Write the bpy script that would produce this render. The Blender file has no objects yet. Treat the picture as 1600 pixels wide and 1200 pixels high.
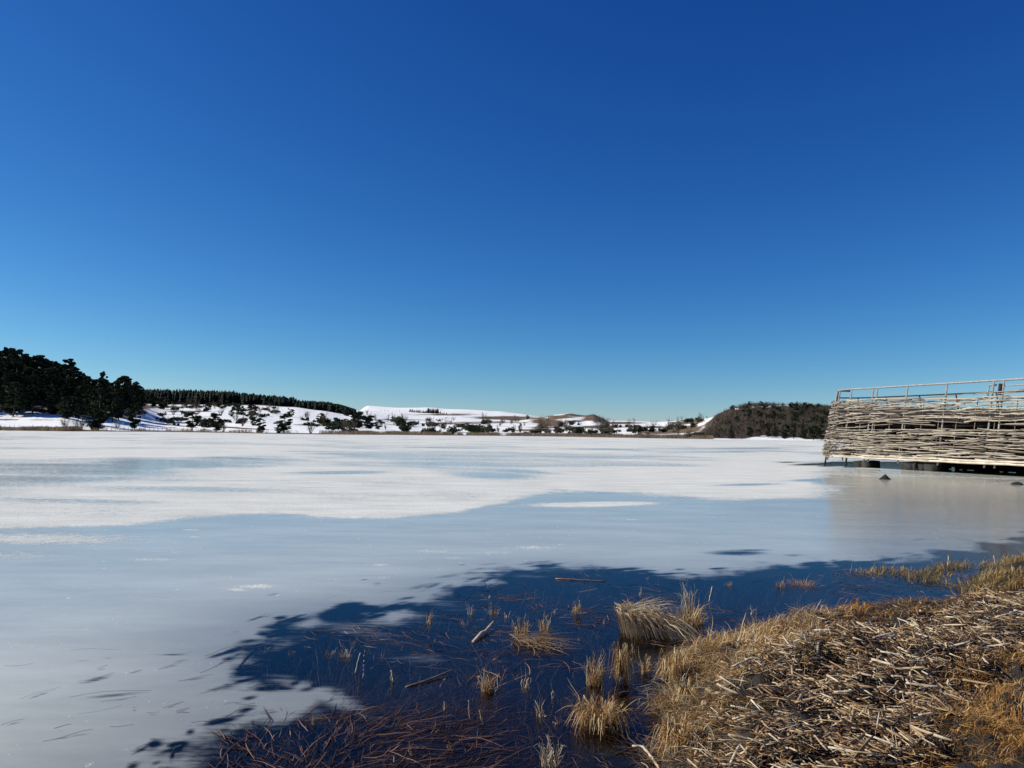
import bpy, math, random
import numpy as np
from mathutils import Vector, Matrix

R = np.random.default_rng(7)
random.seed(7)
SC = bpy.context.scene
COL = SC.collection
rad = math.radians

# ------------------------------------------------------------ camera, sky, sun, exposure
CAM_Z = 1.6
FPX = 1200.0                      # focal length in photo pixels (photo is 1600 wide)
PITCH = math.atan(76.3 / 1200.0)
ROLL = rad(0.72)
SUN_AZ = rad(-84)                 # measured from straight ahead, negative = left
SUN_EL = rad(33)

_f = np.array([0, math.cos(PITCH), math.sin(PITCH)])
_r0 = np.array([1.0, 0, 0]); _u0 = np.array([0, -math.sin(PITCH), math.cos(PITCH)])
_r = math.cos(ROLL) * _r0 + math.sin(ROLL) * _u0
_u = -math.sin(ROLL) * _r0 + math.cos(ROLL) * _u0
cam_d = bpy.data.cameras.new('camera')
cam = bpy.data.objects.new('camera', cam_d); COL.objects.link(cam)
cam_d.sensor_width = 36.0; cam_d.lens = 36.0 * FPX / 1600.0
cam_d.clip_start = 0.05; cam_d.clip_end = 30000
cam.matrix_world = Matrix(((_r[0], _u[0], -_f[0], 0), (_r[1], _u[1], -_f[1], 0),
                           (_r[2], _u[2], -_f[2], CAM_Z), (0, 0, 0, 1)))
SC.camera = cam

world = bpy.data.worlds.new('World'); SC.world = world; world.use_nodes = True
nt = world.node_tree; nt.nodes.clear()
sky = nt.nodes.new('ShaderNodeTexSky'); sky.sky_type = 'NISHITA'; sky.sun_disc = False
sky.sun_elevation = SUN_EL; sky.sun_rotation = SUN_AZ
sky.altitude = 1200; sky.air_density = 1.0; sky.dust_density = 0.15; sky.ozone_density = 4.0
sp = nt.nodes.new('ShaderNodeSeparateColor'); cb = nt.nodes.new('ShaderNodeCombineColor')
nt.links.new(sky.outputs[0], sp.inputs[0])
for ch, (gm_, k_) in enumerate(((1.92, 1.20), (1.40, .99), (.95, .95))):     # deep winter blue: a tone curve per channel
    m1 = nt.nodes.new('ShaderNodeMath'); m1.operation = 'MULTIPLY'; m1.inputs[1].default_value = .101
    m2 = nt.nodes.new('ShaderNodeMath'); m2.operation = 'POWER'; m2.inputs[1].default_value = gm_
    m3 = nt.nodes.new('ShaderNodeMath'); m3.operation = 'MULTIPLY'; m3.inputs[1].default_value = k_ / .101
    nt.links.new(sp.outputs[ch], m1.inputs[0]); nt.links.new(m1.outputs[0], m2.inputs[0]); nt.links.new(m2.outputs[0], m3.inputs[0]); nt.links.new(m3.outputs[0], cb.inputs[ch])
bg = nt.nodes.new('ShaderNodeBackground'); bg.inputs['Strength'].default_value = 0.085
wo = nt.nodes.new('ShaderNodeOutputWorld')
nt.links.new(cb.outputs[0], bg.inputs[0]); nt.links.new(bg.outputs[0], wo.inputs[0])

sun_d = bpy.data.lights.new('sun', 'SUN'); sun_d.energy = 4.9; sun_d.angle = rad(0.53)
sun_d.color = (1.0, 0.95, 0.83)
sun = bpy.data.objects.new('sun', sun_d); COL.objects.link(sun)
sdir = Vector((math.sin(SUN_AZ) * math.cos(SUN_EL), math.cos(SUN_AZ) * math.cos(SUN_EL), math.sin(SUN_EL)))
sun.rotation_euler = sdir.to_track_quat('Z', 'Y').to_euler()
SC.view_settings.view_transform = 'Standard'; SC.view_settings.look = 'None'
SC.view_settings.gamma = 1.0; SC.view_settings.use_curve_mapping = False
SC.view_settings.exposure = 0.25
SC.render.engine = 'CYCLES'
SC.cycles.transparent_max_bounces = 12
SC.cycles.max_bounces = 8

# ------------------------------------------------------------ picture <-> world
def ray(px, py):
    px = np.asarray(px, float); py = np.asarray(py, float)
    a = (px - 800) / FPX; b = -(py - 600) / FPX
    return [_f[i] + a * _r[i] + b * _u[i] for i in range(3)]
def g(px, py, z=0.0):
    d = ray(px, py); t = (z - CAM_Z) / d[2]
    return np.stack([d[0] * t, d[1] * t], -1)
def at(px, py, Y):
    d = ray(px, py); t = Y / d[1]
    return np.array([d[0] * t, Y, CAM_Z + d[2] * t])
def proj(x, y, z):
    x = np.asarray(x, float); y = np.asarray(y, float); z = np.asarray(z, float) - CAM_Z
    w = x * _f[0] + y * _f[1] + z * _f[2]; w = np.where(np.abs(w) < 1e-3, 1e-3, w)
    a = (x * _r[0] + y * _r[1] + z * _r[2]) / w; b = (x * _u[0] + y * _u[1] + z * _u[2]) / w
    px = 800 + FPX * a; py = 600 - FPX * b
    behind = w < 0.05
    return np.where(behind, -9999, px), np.where(behind, 9999, py)
def horizon(u): return 676.3 + 0.01257 * (u - 800)

# ------------------------------------------------------------ numpy noise
_perm = R.random((256, 256))
def vnoise(x, y):
    x = np.asarray(x, float); y = np.asarray(y, float)
    xi = np.floor(x).astype(int); yi = np.floor(y).astype(int)
    fx = x - xi; fy = y - yi; fx = fx * fx * (3 - 2 * fx); fy = fy * fy * (3 - 2 * fy)
    a = _perm[xi & 255, yi & 255]; b = _perm[(xi + 1) & 255, yi & 255]
    c = _perm[xi & 255, (yi + 1) & 255]; d = _perm[(xi + 1) & 255, (yi + 1) & 255]
    return (a * (1 - fx) + b * fx) * (1 - fy) + (c * (1 - fx) + d * fx) * fy
def fbm(x, y, o=4):
    s = 0; a = 0.5; n = 0
    for i in range(o):
        s = s + a * vnoise(x * 2 ** i + 17.3 * i, y * 2 ** i + 5.1 * i); n += a; a *= 0.55
    return s / n
def smooth(a, b, x):
    t = np.clip((x - a) / (b - a), 0, 1); return t * t * (3 - 2 * t)
def poly_sd(x, y, P):
    """signed distance to a closed polygon, positive inside"""
    x = np.asarray(x, float); y = np.asarray(y, float)
    P = np.asarray(P, float); Q = np.roll(P, -1, 0)
    best = np.full(x.shape, 1e18); ins = np.zeros(x.shape, bool)
    for (ax, ay), (bx, by) in zip(P, Q):
        ex, ey = bx - ax, by - ay; L = ex * ex + ey * ey + 1e-12
        t = np.clip(((x - ax) * ex + (y - ay) * ey) / L, 0, 1)
        best = np.minimum(best, (x - ax - t * ex) ** 2 + (y - ay - t * ey) ** 2)
        c = (ay > y) != (by > y)
        with np.errstate(divide='ignore', invalid='ignore'):
            xx = ax + (y - ay) * ex / (ey if abs(ey) > 1e-12 else 1e-12)
        ins ^= c & (x < xx)
    d = np.sqrt(best)
    return np.where(ins, d, -d)

# ------------------------------------------------------------ mesh building
def mesh_np(name, V, F, col=None, attrs=None, smooth_sh=False):
    """V (n,3); F: list of (m,k) index arrays; col (n,3) per vertex"""
    me = bpy.data.meshes.new(name)
    V = np.ascontiguousarray(V, np.float32)
    F = [np.asarray(f, np.int32) for f in F if len(f)]
    me.vertices.add(len(V)); me.vertices.foreach_set('co', V.ravel())
    loops = np.concatenate([f.ravel() for f in F]).astype(np.int32)
    tot = np.concatenate([np.full(len(f), f.shape[1], np.int32) for f in F])
    st = np.concatenate([[0], np.cumsum(tot)[:-1]]).astype(np.int32)
    me.loops.add(len(loops)); me.loops.foreach_set('vertex_index', loops)
    me.polygons.add(len(tot)); me.polygons.foreach_set('loop_start', st); me.polygons.foreach_set('loop_total', tot)
    if smooth_sh: me.polygons.foreach_set('use_smooth', np.ones(len(tot), bool))
    me.update(calc_edges=True); me.validate()
    if col is not None:
        c = np.ones((len(V), 4), np.float32); c[:, :3] = col
        a = me.color_attributes.new('col', 'FLOAT_COLOR', 'POINT'); a.data.foreach_set('color', c.ravel())
    for k, v in (attrs or {}).items():
        a = me.attributes.new(k, 'FLOAT', 'POINT'); a.data.foreach_set('value', np.asarray(v, np.float32).ravel())
    return me
def link(name, me, mat=None, parent=None, loc=None, rz=0.0, sc=None):
    o = bpy.data.objects.new(name, me); COL.objects.link(o)
    if mat is not None and me is not None and not me.materials: me.materials.append(mat)
    if parent is not None: o.parent = parent
    if loc is not None: o.location = [float(v) for v in loc]
    if rz: o.rotation_euler = (0, 0, rz)
    if sc is not None: o.scale = (sc, sc, sc) if np.isscalar(sc) else [float(v) for v in sc]
    return o
def tag(o, label=None, cat=None, group=None, kind=None):
    if label: o['label'] = label
    if cat: o['category'] = cat
    if group: o['group'] = group
    if kind: o['kind'] = kind
    return o
def where(u, v, marks):
    """words for the place of a point beside the nearest of some landmarks [(u, v, words)]"""
    a, b, t = min(marks, key=lambda q: math.hypot((u - q[0]) * q[3] if len(q) > 3 else u - q[0], (v - q[1]) * 2.0))[:3]
    dx, dy = u - a, (v - b) * 2.0; d = math.hypot(dx, dy)
    w = ('left of' if dx < 0 else 'right of') if abs(dx) > abs(dy) else ('beyond' if dy < 0 else 'nearer than')
    return ('close ' if d < 22 else 'far ' if d > 60 else '') + w + ' ' + t
def norm(v): return v / np.maximum(np.linalg.norm(v, axis=-1, keepdims=True), 1e-9)
def ribbons(P, W, S):
    """P (N,K,3) centre lines, W (N,K) widths, S (N,3) or (N,K,3) side vectors"""
    N, K, _ = P.shape
    if S.ndim == 2: S = np.repeat(S[:, None, :], K, 1)
    V = np.stack([P - S * W[..., None] / 2, P + S * W[..., None] / 2], 2).reshape(-1, 3)
    b = (np.arange(N)[:, None] * (2 * K) + np.arange(K - 1)[None] * 2).ravel()
    return V, np.stack([b, b + 1, b + 3, b + 2], 1)
def tubes(P, Rr, n=5, flat=1.0, up=(0, 0, 1), cap=True):
    """P (N,K,3), Rr (N,K) radii -> verts, [quads, cap ngons]"""
    N, K, _ = P.shape
    T = np.gradient(P, axis=1) if K > 2 else np.repeat(P[:, 1:2] - P[:, 0:1], 2, 1)
    T = norm(T)
    up = np.broadcast_to(np.asarray(up, float), T.shape)
    S = np.cross(T, up); bad = np.linalg.norm(S, axis=-1) < 0.05
    if bad.any(): S[bad] = np.cross(T[bad], np.array([1.0, 0.2, 0]))
    S = norm(S); U = np.cross(S, T)
    a = np.arange(n) / n * 2 * np.pi + 0.3
    V = P[:, :, None] + Rr[..., None, None] * (np.cos(a)[None, None, :, None] * S[:, :, None] + flat * np.sin(a)[None, None, :, None] * U[:, :, None])
    V = V.reshape(-1, 3)
    base = (np.arange(N)[:, None, None] * K * n + np.arange(K - 1)[None, :, None] * n)
    i = np.arange(n)[None, None]; j = (i + 1) % n
    Q = np.stack([base + i, base + j, base + n + j, base + n + i], -1).reshape(-1, 4)
    F = [Q]
    if cap:
        c0 = (np.arange(N)[:, None] * K * n + np.arange(n)[::-1][None])
        c1 = (np.arange(N)[:, None] * K * n + (K - 1) * n + np.arange(n)[None])
        F.append(np.concatenate([c0, c1]))
    return V, F
def merge(parts):
    """parts: list of (V, [F..], col or None)"""
    Vs, Fs, Cs = [], {}, []; off = 0
    for V, F, C in parts:
        if not isinstance(F, list): F = [F]
        for f in F:
            f = np.asarray(f)
            if len(f): Fs.setdefault(f.shape[1], []).append(f + off)
        Vs.append(V); off += len(V)
        if C is not None: Cs.append(np.broadcast_to(C, (len(V), 3)))
    return np.concatenate(Vs), [np.concatenate(v) for v in Fs.values()], (np.concatenate(Cs) if Cs else None)
def box(cx, cy, cz, sx, sy, sz, ax=None, bev=0.0):
    """a box, ax = (3,3) rows giving its axes"""
    s = np.array([[-1, -1, -1], [1, -1, -1], [1, 1, -1], [-1, 1, -1], [-1, -1, 1], [1, -1, 1], [1, 1, 1], [-1, 1, 1]]) * np.array([sx, sy, sz]) / 2
    if ax is not None: s = s @ np.asarray(ax)
    F = np.array([[0, 3, 2, 1], [4, 5, 6, 7], [0, 1, 5, 4], [1, 2, 6, 5], [2, 3, 7, 6], [3, 0, 4, 7]])
    return s + np.array([cx, cy, cz]), [F], None

# ------------------------------------------------------------ materials
def newmat(name):
    m = bpy.data.materials.new(name); m.use_nodes = True
    m.node_tree.nodes.clear()
    out = m.node_tree.nodes.new('ShaderNodeOutputMaterial')
    return m, m.node_tree, out
class N:
    """tiny node helper"""
    def __init__(s, nt): s.nt = nt
    def __call__(s, typ, ins=None, **props):
        n = s.nt.nodes.new('ShaderNode' + typ)
        for k, v in props.items(): setattr(n, k, v)
        for k, v in (ins or {}).items():
            sock = n.inputs[k]
            if hasattr(v, 'is_output'): s.nt.links.new(v, sock)
            elif hasattr(v, 'outputs'): s.nt.links.new(v.outputs[0], sock)
            else: sock.default_value = v
        return n
    def math(s, op, a, b=0.0, clamp=False):
        return s('Math', {0: a, 1: b}, operation=op, use_clamp=clamp).outputs[0]
    def mr(s, v, a, b, c=0.0, d=1.0, interp='SMOOTHSTEP'):
        return s('MapRange', {'Value': v, 'From Min': a, 'From Max': b, 'To Min': c, 'To Max': d}, interpolation_type=interp).outputs[0]
    def mix(s, f, a, b):
        n = s('Mix', data_type='RGBA')
        for idx, v in ((0, f), (6, a), (7, b)):
            if hasattr(v, 'is_output'): s.nt.links.new(v, n.inputs[idx])
            elif idx: n.inputs[idx].default_value = (*v, 1.0) if len(v) == 3 else v
            else: n.inputs[idx].default_value = v
        return n.outputs[2]
    def noise(s, vec, scale, detail=4, rough=0.55, dist=0.0):
        return s('TexNoise', {'Vector': vec, 'Scale': scale, 'Detail': detail, 'Roughness': rough, 'Distortion': dist}).outputs[0]
    def map(s, vec, rot=(0, 0, 0), scale=(1, 1, 1), loc=(0, 0, 0)):
        return s('Mapping', {'Vector': vec, 'Rotation': rot, 'Scale': scale, 'Location': loc}).outputs[0]
def setl(nt, a, b): nt.links.new(a, b)

def mat_plant(name, rough=0.6, transl=0.25, spec=0.25, nscale=0.0, bump=0.0):
    m, nt, out = newmat(name); n = N(nt)
    c = n('Attribute', attribute_name='col').outputs['Color']
    pos = n('TexCoord').outputs['Object']
    if nscale:
        k = n.noise(pos, nscale, 3); c = n.mix(n.mr(k, .35, .7, 0, .55), c, n('HueSaturation', {'Color': c, 'Value': 0.45}).outputs[0])
    ins = {'Base Color': c, 'Roughness': rough, 'Specular IOR Level': spec}
    p = n('BsdfPrincipled', ins)
    if bump:
        b = n('Bump', {'Height': n.noise(pos, nscale * 2 or 40), 'Strength': bump, 'Distance': 0.01}); setl(nt, b.outputs[0], p.inputs['Normal'])
    if transl > 0:
        t = n('BsdfTranslucent', {'Color': c})
        mx = n('MixShader', {0: transl, 1: p, 2: t}); setl(nt, mx.outputs[0], out.inputs[0])
    else: setl(nt, p.outputs[0], out.inputs[0])
    return m
def mat_flat(name, a, b, scale=8, rough=0.7, metal=0.0, bump=0.3, stretch=(1, 1, 1), detail=6, rand=False, bdist=0.01, spec=0.3):
    """two-tone noise material in object space; rand: brightness varies per object"""
    m, nt, out = newmat(name); n = N(nt)
    tc = n.map(n('TexCoord').outputs['Object'], scale=stretch)
    oi = n('ObjectInfo')
    v2 = n('VectorMath', {0: tc, 1: oi.outputs['Random']}, operation='ADD').outputs[0] if rand else tc
    k = n.noise(v2, scale, detail)
    c = n.mix(n.mr(k, .3, .7), a, b)
    if rand: c = n('HueSaturation', {'Color': c, 'Value': n.mr(oi.outputs['Random'], 0, 1, .6, 1.35, 'LINEAR'), 'Saturation': n.mr(n.math('FRACT', n.math('MULTIPLY', oi.outputs['Random'], 7.3)), 0, 1, .75, 1.2, 'LINEAR')}).outputs[0]
    p = n('BsdfPrincipled', {'Base Color': c, 'Roughness': rough, 'Metallic': metal, 'Specular IOR Level': spec})
    b_ = n('Bump', {'Height': n.noise(v2, scale * 3, detail), 'Strength': bump, 'Distance': bdist}); setl(nt, b_.outputs[0], p.inputs['Normal'])
    setl(nt, p.outputs[0], out.inputs[0])
    return m
# ============================================================ SHORE GEOMETRY (world metres)
def G(pts): return np.array([g(a, b) for a, b in pts])
land_px = [(1030, 1230), (1038, 1150), (1030, 1090), (1042, 1045), (1085, 1012), (1130, 1005), (1175, 985), (1260, 972),
           (1330, 955), (1400, 948), (1480, 946), (1510, 925), (1535, 900), (1570, 880), (1610, 868), (1700, 852)]
LAND = np.concatenate([G(land_px), np.array([(14, 15.5), (21, 22), (32, 27), (60, 34), (110, 40), (110, -70), (-110, -70), (-110, -28), (-40, -10), (-12, -2.2), (-4, 0.0), (-1.3, .9), (-.3, 1.7), (.3, 2.5)])])
def ground_z(x, y):
    sd = poly_sd(x, y, LAND)
    lump = (fbm(x * 2.2, y * 2.2, 3) - .5) * .26 + (fbm(x * 6, y * 6, 3) - .5) * .20
    up = .015 + .20 * (1 - np.exp(-np.maximum(sd, 0) / .55)) + lump * np.clip(sd / .45, 0, 1)
    dn = -.02 - .34 * (1 - np.exp(np.minimum(sd, 0) / 1.5)) + (fbm(x * 3, y * 3, 3) - .5) * .05 * np.clip(-sd / .3, 0, 1)
    z = np.where(sd > 0, up, dn)
    return z
def gz1(x, y): return float(ground_z(np.array([x]), np.array([y]))[0])

# --- structure footprint (outer foot line, z = 0) : near end out of frame -> left end -> round -> back side
FOOT = np.array([(25.3, 24.3), (21.9, 32.8), (18.65, 40.9), (17.75, 43.0), (17.75, 44.3), (18.6, 45.3), (19.9, 45.4), (21.2, 44.3), (24.6, 36.5), (28.9, 26.0)])

# ============================================================ LAKE SURFACE (ice + clear water, one sheet)
def fan(us, Ys):
    u, Y = np.meshgrid(us, Ys); X = (u - 800) / FPX * Y
    nu, ny = len(us), len(Ys)
    i = (np.arange(ny - 1)[:, None] * nu + np.arange(nu - 1)[None]).ravel()
    return X.ravel(), Y.ravel(), np.stack([i, i + 1, i + nu + 1, i + nu], 1)
EDGE_px = [(150, 1260), (262, 1222), (300, 1168), (372, 1136), (450, 1116), (512, 1092), (500, 1078), (450, 1084), (392, 1072), (398, 1046), (415, 1010),
           (450, 985), (505, 962), (545, 950), (610, 972), (655, 962), (640, 945), (700, 925), (765, 905), (805, 893), (870, 884), (960, 889), (1060, 899), (1150, 893),
           (1290, 881), (1420, 873), (1530, 858), (1610, 846), (1720, 822)]
CLEAR = np.concatenate([G(EDGE_px), np.array([(16, 18.0), (24, 24), (40, 24), (40, -20), (-30, -20), (-30, -4), (-4.2, 1.2), (-2.2, 2.6)])])
SMUDGE = [  # px x, px y, half length, half thickness, slope (px), strength
 (130,1033,14,2,.05,.7),(169,1030,7,1.6,.1,.6),(159,1045,12,2.6,.25,.8),(150,1062,32,3.2,.22,1.0),(62,1086,34,2.0,.35,.9),(172,1087,70,2.6,.1,1.0),(185,1094,30,2,.2,.8),
 (212,1050,17,1.6,.2,.8),(265,1042,22,1.8,.25,.9),(268,1023,36,2.2,.06,.8),(282,1034,22,4,.1,.7),(345,1022,38,2.4,.28,1.0),(335,1043,38,1.2,.55,.6),(385,1029,13,1.8,1.2,.7),
 (305,1061,28,1.8,.15,.9),(337,1076,32,3.0,.2,.7),(388,1091,15,3,.15,.95),(382,1110,18,3,.2,1.0),(350,1125,34,3,.22,1.0),(362,1116,30,1.2,.5,.7),(270,1103,22,2,.4,.8),(285,1111,16,1.5,.35,.9),
 (238,1117,13,2,.05,.8),(210,1110,5,2,.1,.9),(155,1113,36,2,.2,.5),(105,1152,58,1.8,.18,.8),(20,1131,22,1.6,.25,.8),(97,1140,17,1.8,.2,.7),(240,1162,13,5,.3,1.0),(226,1168,20,3,.45,.8),(212,1176,14,1.6,.5,.7),
 (276,1170,9,3.5,.4,.9),(270,1178,4,5,1.8,.6),(205,1198,12,4,.2,1.0),(297,1143,8,3,.2,.9),(190,1140,24,5,.05,.35),(30,1045,30,4,.1,.25),(150,1015,60,4,.1,.22),
 (368,988,9,2,.1,.7),(388,1002,14,2,.1,.6),(408,990,10,2,0,.6),(425,978,26,2.4,.1,.7),(400,1012,22,3,.1,.8),(355,1030,10,3,.1,.6),(455,970,30,2.5,.1,.6),(520,930,50,1.8,.1,.5),
 (540,955,40,4,.15,.9),(600,925,40,2,.2,.6),(660,915,50,3,.2,.8),(700,900,40,2.5,.12,.8),(740,890,40,2,.1,.7),(830,878,20,1.5,0,.6),(880,872,30,1.5,0,.5),
 (1150,864,60,3.6,.0,1.25),(1170,860,50,2.2,.0,1.0),(1255,842,26,1.4,0,.5),(1240,868,24,2.5,0,.9),(1318,879,14,2,0,.8),(1380,838,30,1.2,0,.35),(1090,856,26,1.4,0,.5),(1010,865,30,1,0,.3),
 (1560,856,60,4,-.2,1.0),(1500,868,50,3,-.1,.7),(1060,812,30,1,0,.3),(1130,830,30,1,0,.3),(1400,842,60,1.5,.05,.3),
 (1272,725.5,46,1.5,.02,1.5),(1230,722.5,24,.9,.02,1.2),(1300,727.5,30,1.3,.03,1.5),(1335,729,22,1.5,.03,1.5),(1383,751,40,.9,.02,.7),(1383,748,14,1.6,.02,1.2),(1580,757,26,2,.05,.8),(1560,752,45,1,.05,.8)]
MILKPATCH = [(500,1085,70,14,-.35,.9),(455,1102,50,12,-.3,.6),(610,962,34,9,-.1,.45),(560,985,55,12,-.15,.5),(590,968,50,14,-.1,.35),(690,945,60,10,-.15,.35),(660,1030,45,14,0,.3),(850,893,60,5,.0,.35),(620,1005,30,8,0,.25),(920,1175,70,16,0,.12),(1120,888,80,5,0,.3),(820,900,30,5,0,.35)]
FROST_EDGE = [(-400, 835), (0, 828), (190, 824), (300, 812), (430, 806), (610, 812), (700, 801), (745, 795), (800, 783), (860, 771), (1000, 771), (1110, 781), (1200, 781), (1290, 779), (1345, 774),
              (1318, 766), (1345, 760), (1270, 752), (1330, 747), (1460, 750), (1700, 753), (2100, 770), (3200, 800)]
FROSTHOLE = [(255,723,78,4.0,-.02,1.1),(300,727,50,3.2,0,1),(225,731,34,2.8,0,1),(372,716,42,1.4,-.03,.8),(540,738,72,2.6,.01,1.1),(770,743,66,4.6,-.03,1.0),(812,737,42,1.8,-.05,.8),(1172,757,55,2.0,.02,.9),(1290,750,60,2.2,.02,.9),
             (90,781,170,4,-.02,.45),(330,765,140,4,-.01,.35),(60,747,100,5,0,.35),(180,738,90,3,0,.35),(640,700,200,2,0,.35),(250,700,160,1.6,0,.35),(950,702,160,1.6,0,.4),(1120,706,90,1.4,.01,.5),(1170,700,70,1,.01,.45),(350,751,120,2,0,.3)]
FROSTPATCH = [(60,843,190,13,0,.72),(20,868,110,9,0,.62),(260,862,70,4,0,.5),(400,916,34,4.2,0,.72),(368,921,22,3,0,.65),(590,883,30,2.8,0,.66),(592,902,24,2,0,.5),(238,874,55,4,0,.55),(30,872,60,5,0,.5),(30,812,120,12,0,.6),(250,857,20,1.4,0,.4),(60,855,90,3,0,.35),(540,893,30,1.5,0,.35),(680,862,40,3,0,.6),(710,872,40,3,0,.5),(775,864,40,3,0,.5),(830,855,50,4,0,.55),(870,851,40,2.5,0,.4),
              (928,788,105,4.2,.02,1.15),(800,792,30,1.6,0,.5),(300,828,18,1.2,0,.8),(305,839,12,1.2,0,.6),(520,905,40,2,0,.35),(150,850,140,5,0,.3),(120,838,70,3,0,.5),(985,812,16,1,0,.6),(760,835,30,1,0,.3),(110,985,110,8,0,.22),(210,975,90,6,0,.2)]
def blobs(px, py, L):
    out = np.zeros_like(px)
    for x, y, a, b, s, k in L:
        dx = px - x; dy = py - y + s * dx
        out = np.maximum(out, k * np.exp(-((dx / a) ** 2 + (dy / b) ** 2) * .9))
    return out
us = np.concatenate([np.linspace(-2600, -300, 40)[:-1], np.linspace(-300, 1850, 640), np.linspace(1850, 4600, 40)[1:]])
Ys = np.concatenate([np.linspace(1.2, 3.0, 10)[:-1], np.geomspace(3.0, 13, 360)[:-1], np.geomspace(13, 60, 230)[:-1], np.geomspace(60, 620, 110)])
X, Y, F = fan(us, Ys)
PX, PY = proj(X, Y, 0 * X)
wgt = Y / 6.0
sd = poly_sd(X, Y, CLEAR)                       # + inside clear water
foot_sd = poly_sd(X, Y, FOOT)
wid = .16 * wgt + .05
edge_rng = np.random.default_rng(77)
for count in range(90):     # more melted strokes scattered along the edge of the milky ice
    k = edge_rng.integers(1, len(EDGE_px) - 1); t = edge_rng.random()
    q = np.array(EDGE_px[k]) * (1 - t) + np.array(EDGE_px[k + 1]) * t; far = q[1] < 905
    SMUDGE.append((q[0] + edge_rng.normal() * 26 - 14, q[1] - abs(edge_rng.normal()) * (7 if far else 20), edge_rng.uniform(6, 26) * (1.3 if far else 1),
                   edge_rng.uniform(.9, 2.6) * (.6 if far else 1), edge_rng.uniform(.02, .35) * (.3 if far else 1), edge_rng.uniform(.4, .95)))
jag = (fbm(X * 3.1 / wgt ** .4 + Y * .9, (Y * 2.4 - X * 1.6) * 1.3 / wgt ** .4, 4) - .5) * 1.5
milk = np.clip(.5 - sd / (2 * wid), -1.2, 1.6) + jag * np.exp(-(sd / (wid * 3.0)) ** 2)
milk = np.maximum(milk, blobs(PX, PY, MILKPATCH) * (sd > -.05))
milk = np.minimum(milk, 1.35)
milk = milk - blobs(PX, PY, [(x_, y_, a_, b_ * 1.5, s_, k_ * .9) for x_, y_, a_, b_, s_, k_ in SMUDGE])
open_w = poly_sd(X, Y, [(17.9, 42.9), (18.9, 40.9), (22.2, 32.6), (25.3, 24.6), (60, 24), (60, 62), (21, 50), (18.3, 46)])
milk = np.minimum(milk, .5 - (open_w + .1) * 3)
frost = smooth(-1, 1, (np.interp(PX, [p[0] for p in FROST_EDGE[:15]], [p[1] for p in FROST_EDGE[:15]]) - PY) / 3.0)
fr_poly = poly_sd(PX, PY, [(-9000, 660), (-9000, 850)] + FROST_EDGE + [(9000, 820), (9000, 660)])
fr_poly = fr_poly + (fbm(X * .9, Y * .9, 4) - .5) * 9 + (fbm(X * .25, Y * .25 + 5, 3) - .5) * 8
frost = smooth(-1.3, 1.3, fr_poly / 5.0)
hazy = .54 + .38 * smooth(.3, .66, fbm(X / 9 + Y / 30, Y / 14, 4)) + .12 * smooth(715, 695, PY); hazy = np.maximum(hazy, np.exp(-((fr_poly - 11) / 9) ** 2) * (PX < 900))
hazy = hazy * (1 - .45 * smooth(1230, 1320, PX) * smooth(705, 725, PY))
frost = np.maximum(frost * hazy * (1 - blobs(PX, PY, FROSTHOLE)), blobs(PX, PY, FROSTPATCH))
lake = mesh_np('lake', np.stack([X, Y, 0 * X], 1), [F], attrs={'milk': milk, 'frost': frost, 'thin': np.maximum(smooth(-1.7, .2, sd) * smooth(14, 6, Y), .9 * smooth(1240, 1420, PX) * smooth(740, 790, PY))}, smooth_sh=True)  # thin: thinner ice by the clear edge, plus shade painted in at right

m, nt, out = newmat('lake_ice'); n = N(nt)
pos = n('TexCoord').outputs['Object']
A = n('Attribute', attribute_name='milk').outputs['Fac']; Fz = n('Attribute', attribute_name='frost').outputs['Fac']
streak = n.map(pos, rot=(0, 0, rad(-35)), scale=(.45, 2.6, 1))
n1 = n.noise(streak, 1.6, 6, .6); n2 = n.noise(streak, 8, 8, .7)
mk = n.math('ADD', A, n.math('ADD', n.math('MULTIPLY', n.math('SUBTRACT', n1, .5), .8), n.math('MULTIPLY', n.math('SUBTRACT', n2, .5), 1.15)))
mk = n.mr(mk, .15, .95)
# frost crust breakup
wide = n.map(pos, scale=(.35, 1.0, 1))
f1 = n.noise(wide, .22, 6, .65); f2 = n.noise(pos, 5, 5, .7); f3 = n.noise(pos, 38, 3, .6)
fr = n.math('ADD', Fz, n.math('ADD', n.math('MULTIPLY', n.math('SUBTRACT', f1, .5), 1.1), n.math('ADD', n.math('MULTIPLY', n.math('SUBTRACT', f2, .5), 1.0), n.math('MULTIPLY', n.math('SUBTRACT', f3, .5), 1.5))))
fr = n.mr(fr, .38, .85)
fr = n.math('MULTIPLY', fr, n.mr(Fz, .05, .3))
# scattered frost flakes, glints on the ice painted in as white spots
vo = n('TexVoronoi', {'Vector': n.map(pos, scale=(1, .6, 1)), 'Scale': 30.0, 'Randomness': 1.0}, feature='F1')
cell = n('SeparateColor', {0: vo.outputs['Color']}).outputs[0]
clus = n.mr(n.noise(pos, 1.6, 4, .6), .44, .68)
flk = n.math('MULTIPLY', n.mr(vo.outputs['Distance'], .19, .1), n.mr(cell, .80, .82))
flk = n.math('MULTIPLY', flk, clus)
vo2 = n('TexVoronoi', {'Vector': n.map(pos, scale=(1, .5, 1)), 'Scale': 9.0}, feature='F1')
cell2 = n('SeparateColor', {0: vo2.outputs['Color']}).outputs[1]
flk2 = n.math('MULTIPLY', n.math('MULTIPLY', n.mr(vo2.outputs['Distance'], .2, .1), n.mr(cell2, .93, .94)), n.mr(n.noise(pos, 60, 2), .45, .6))
fr = n.math('MAXIMUM', fr, n.math('MAXIMUM', flk, flk2))
tone = n.noise(n.map(pos, rot=(0, 0, rad(-20)), scale=(.4, 1.2, 1)), .9, 9, .72)
ThinShade = n('Attribute', attribute_name='thin').outputs['Fac']
ice_c = n.mix(n.mr(tone, .3, .75), (.43, .44, .38), (.58, .585, .50))
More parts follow.
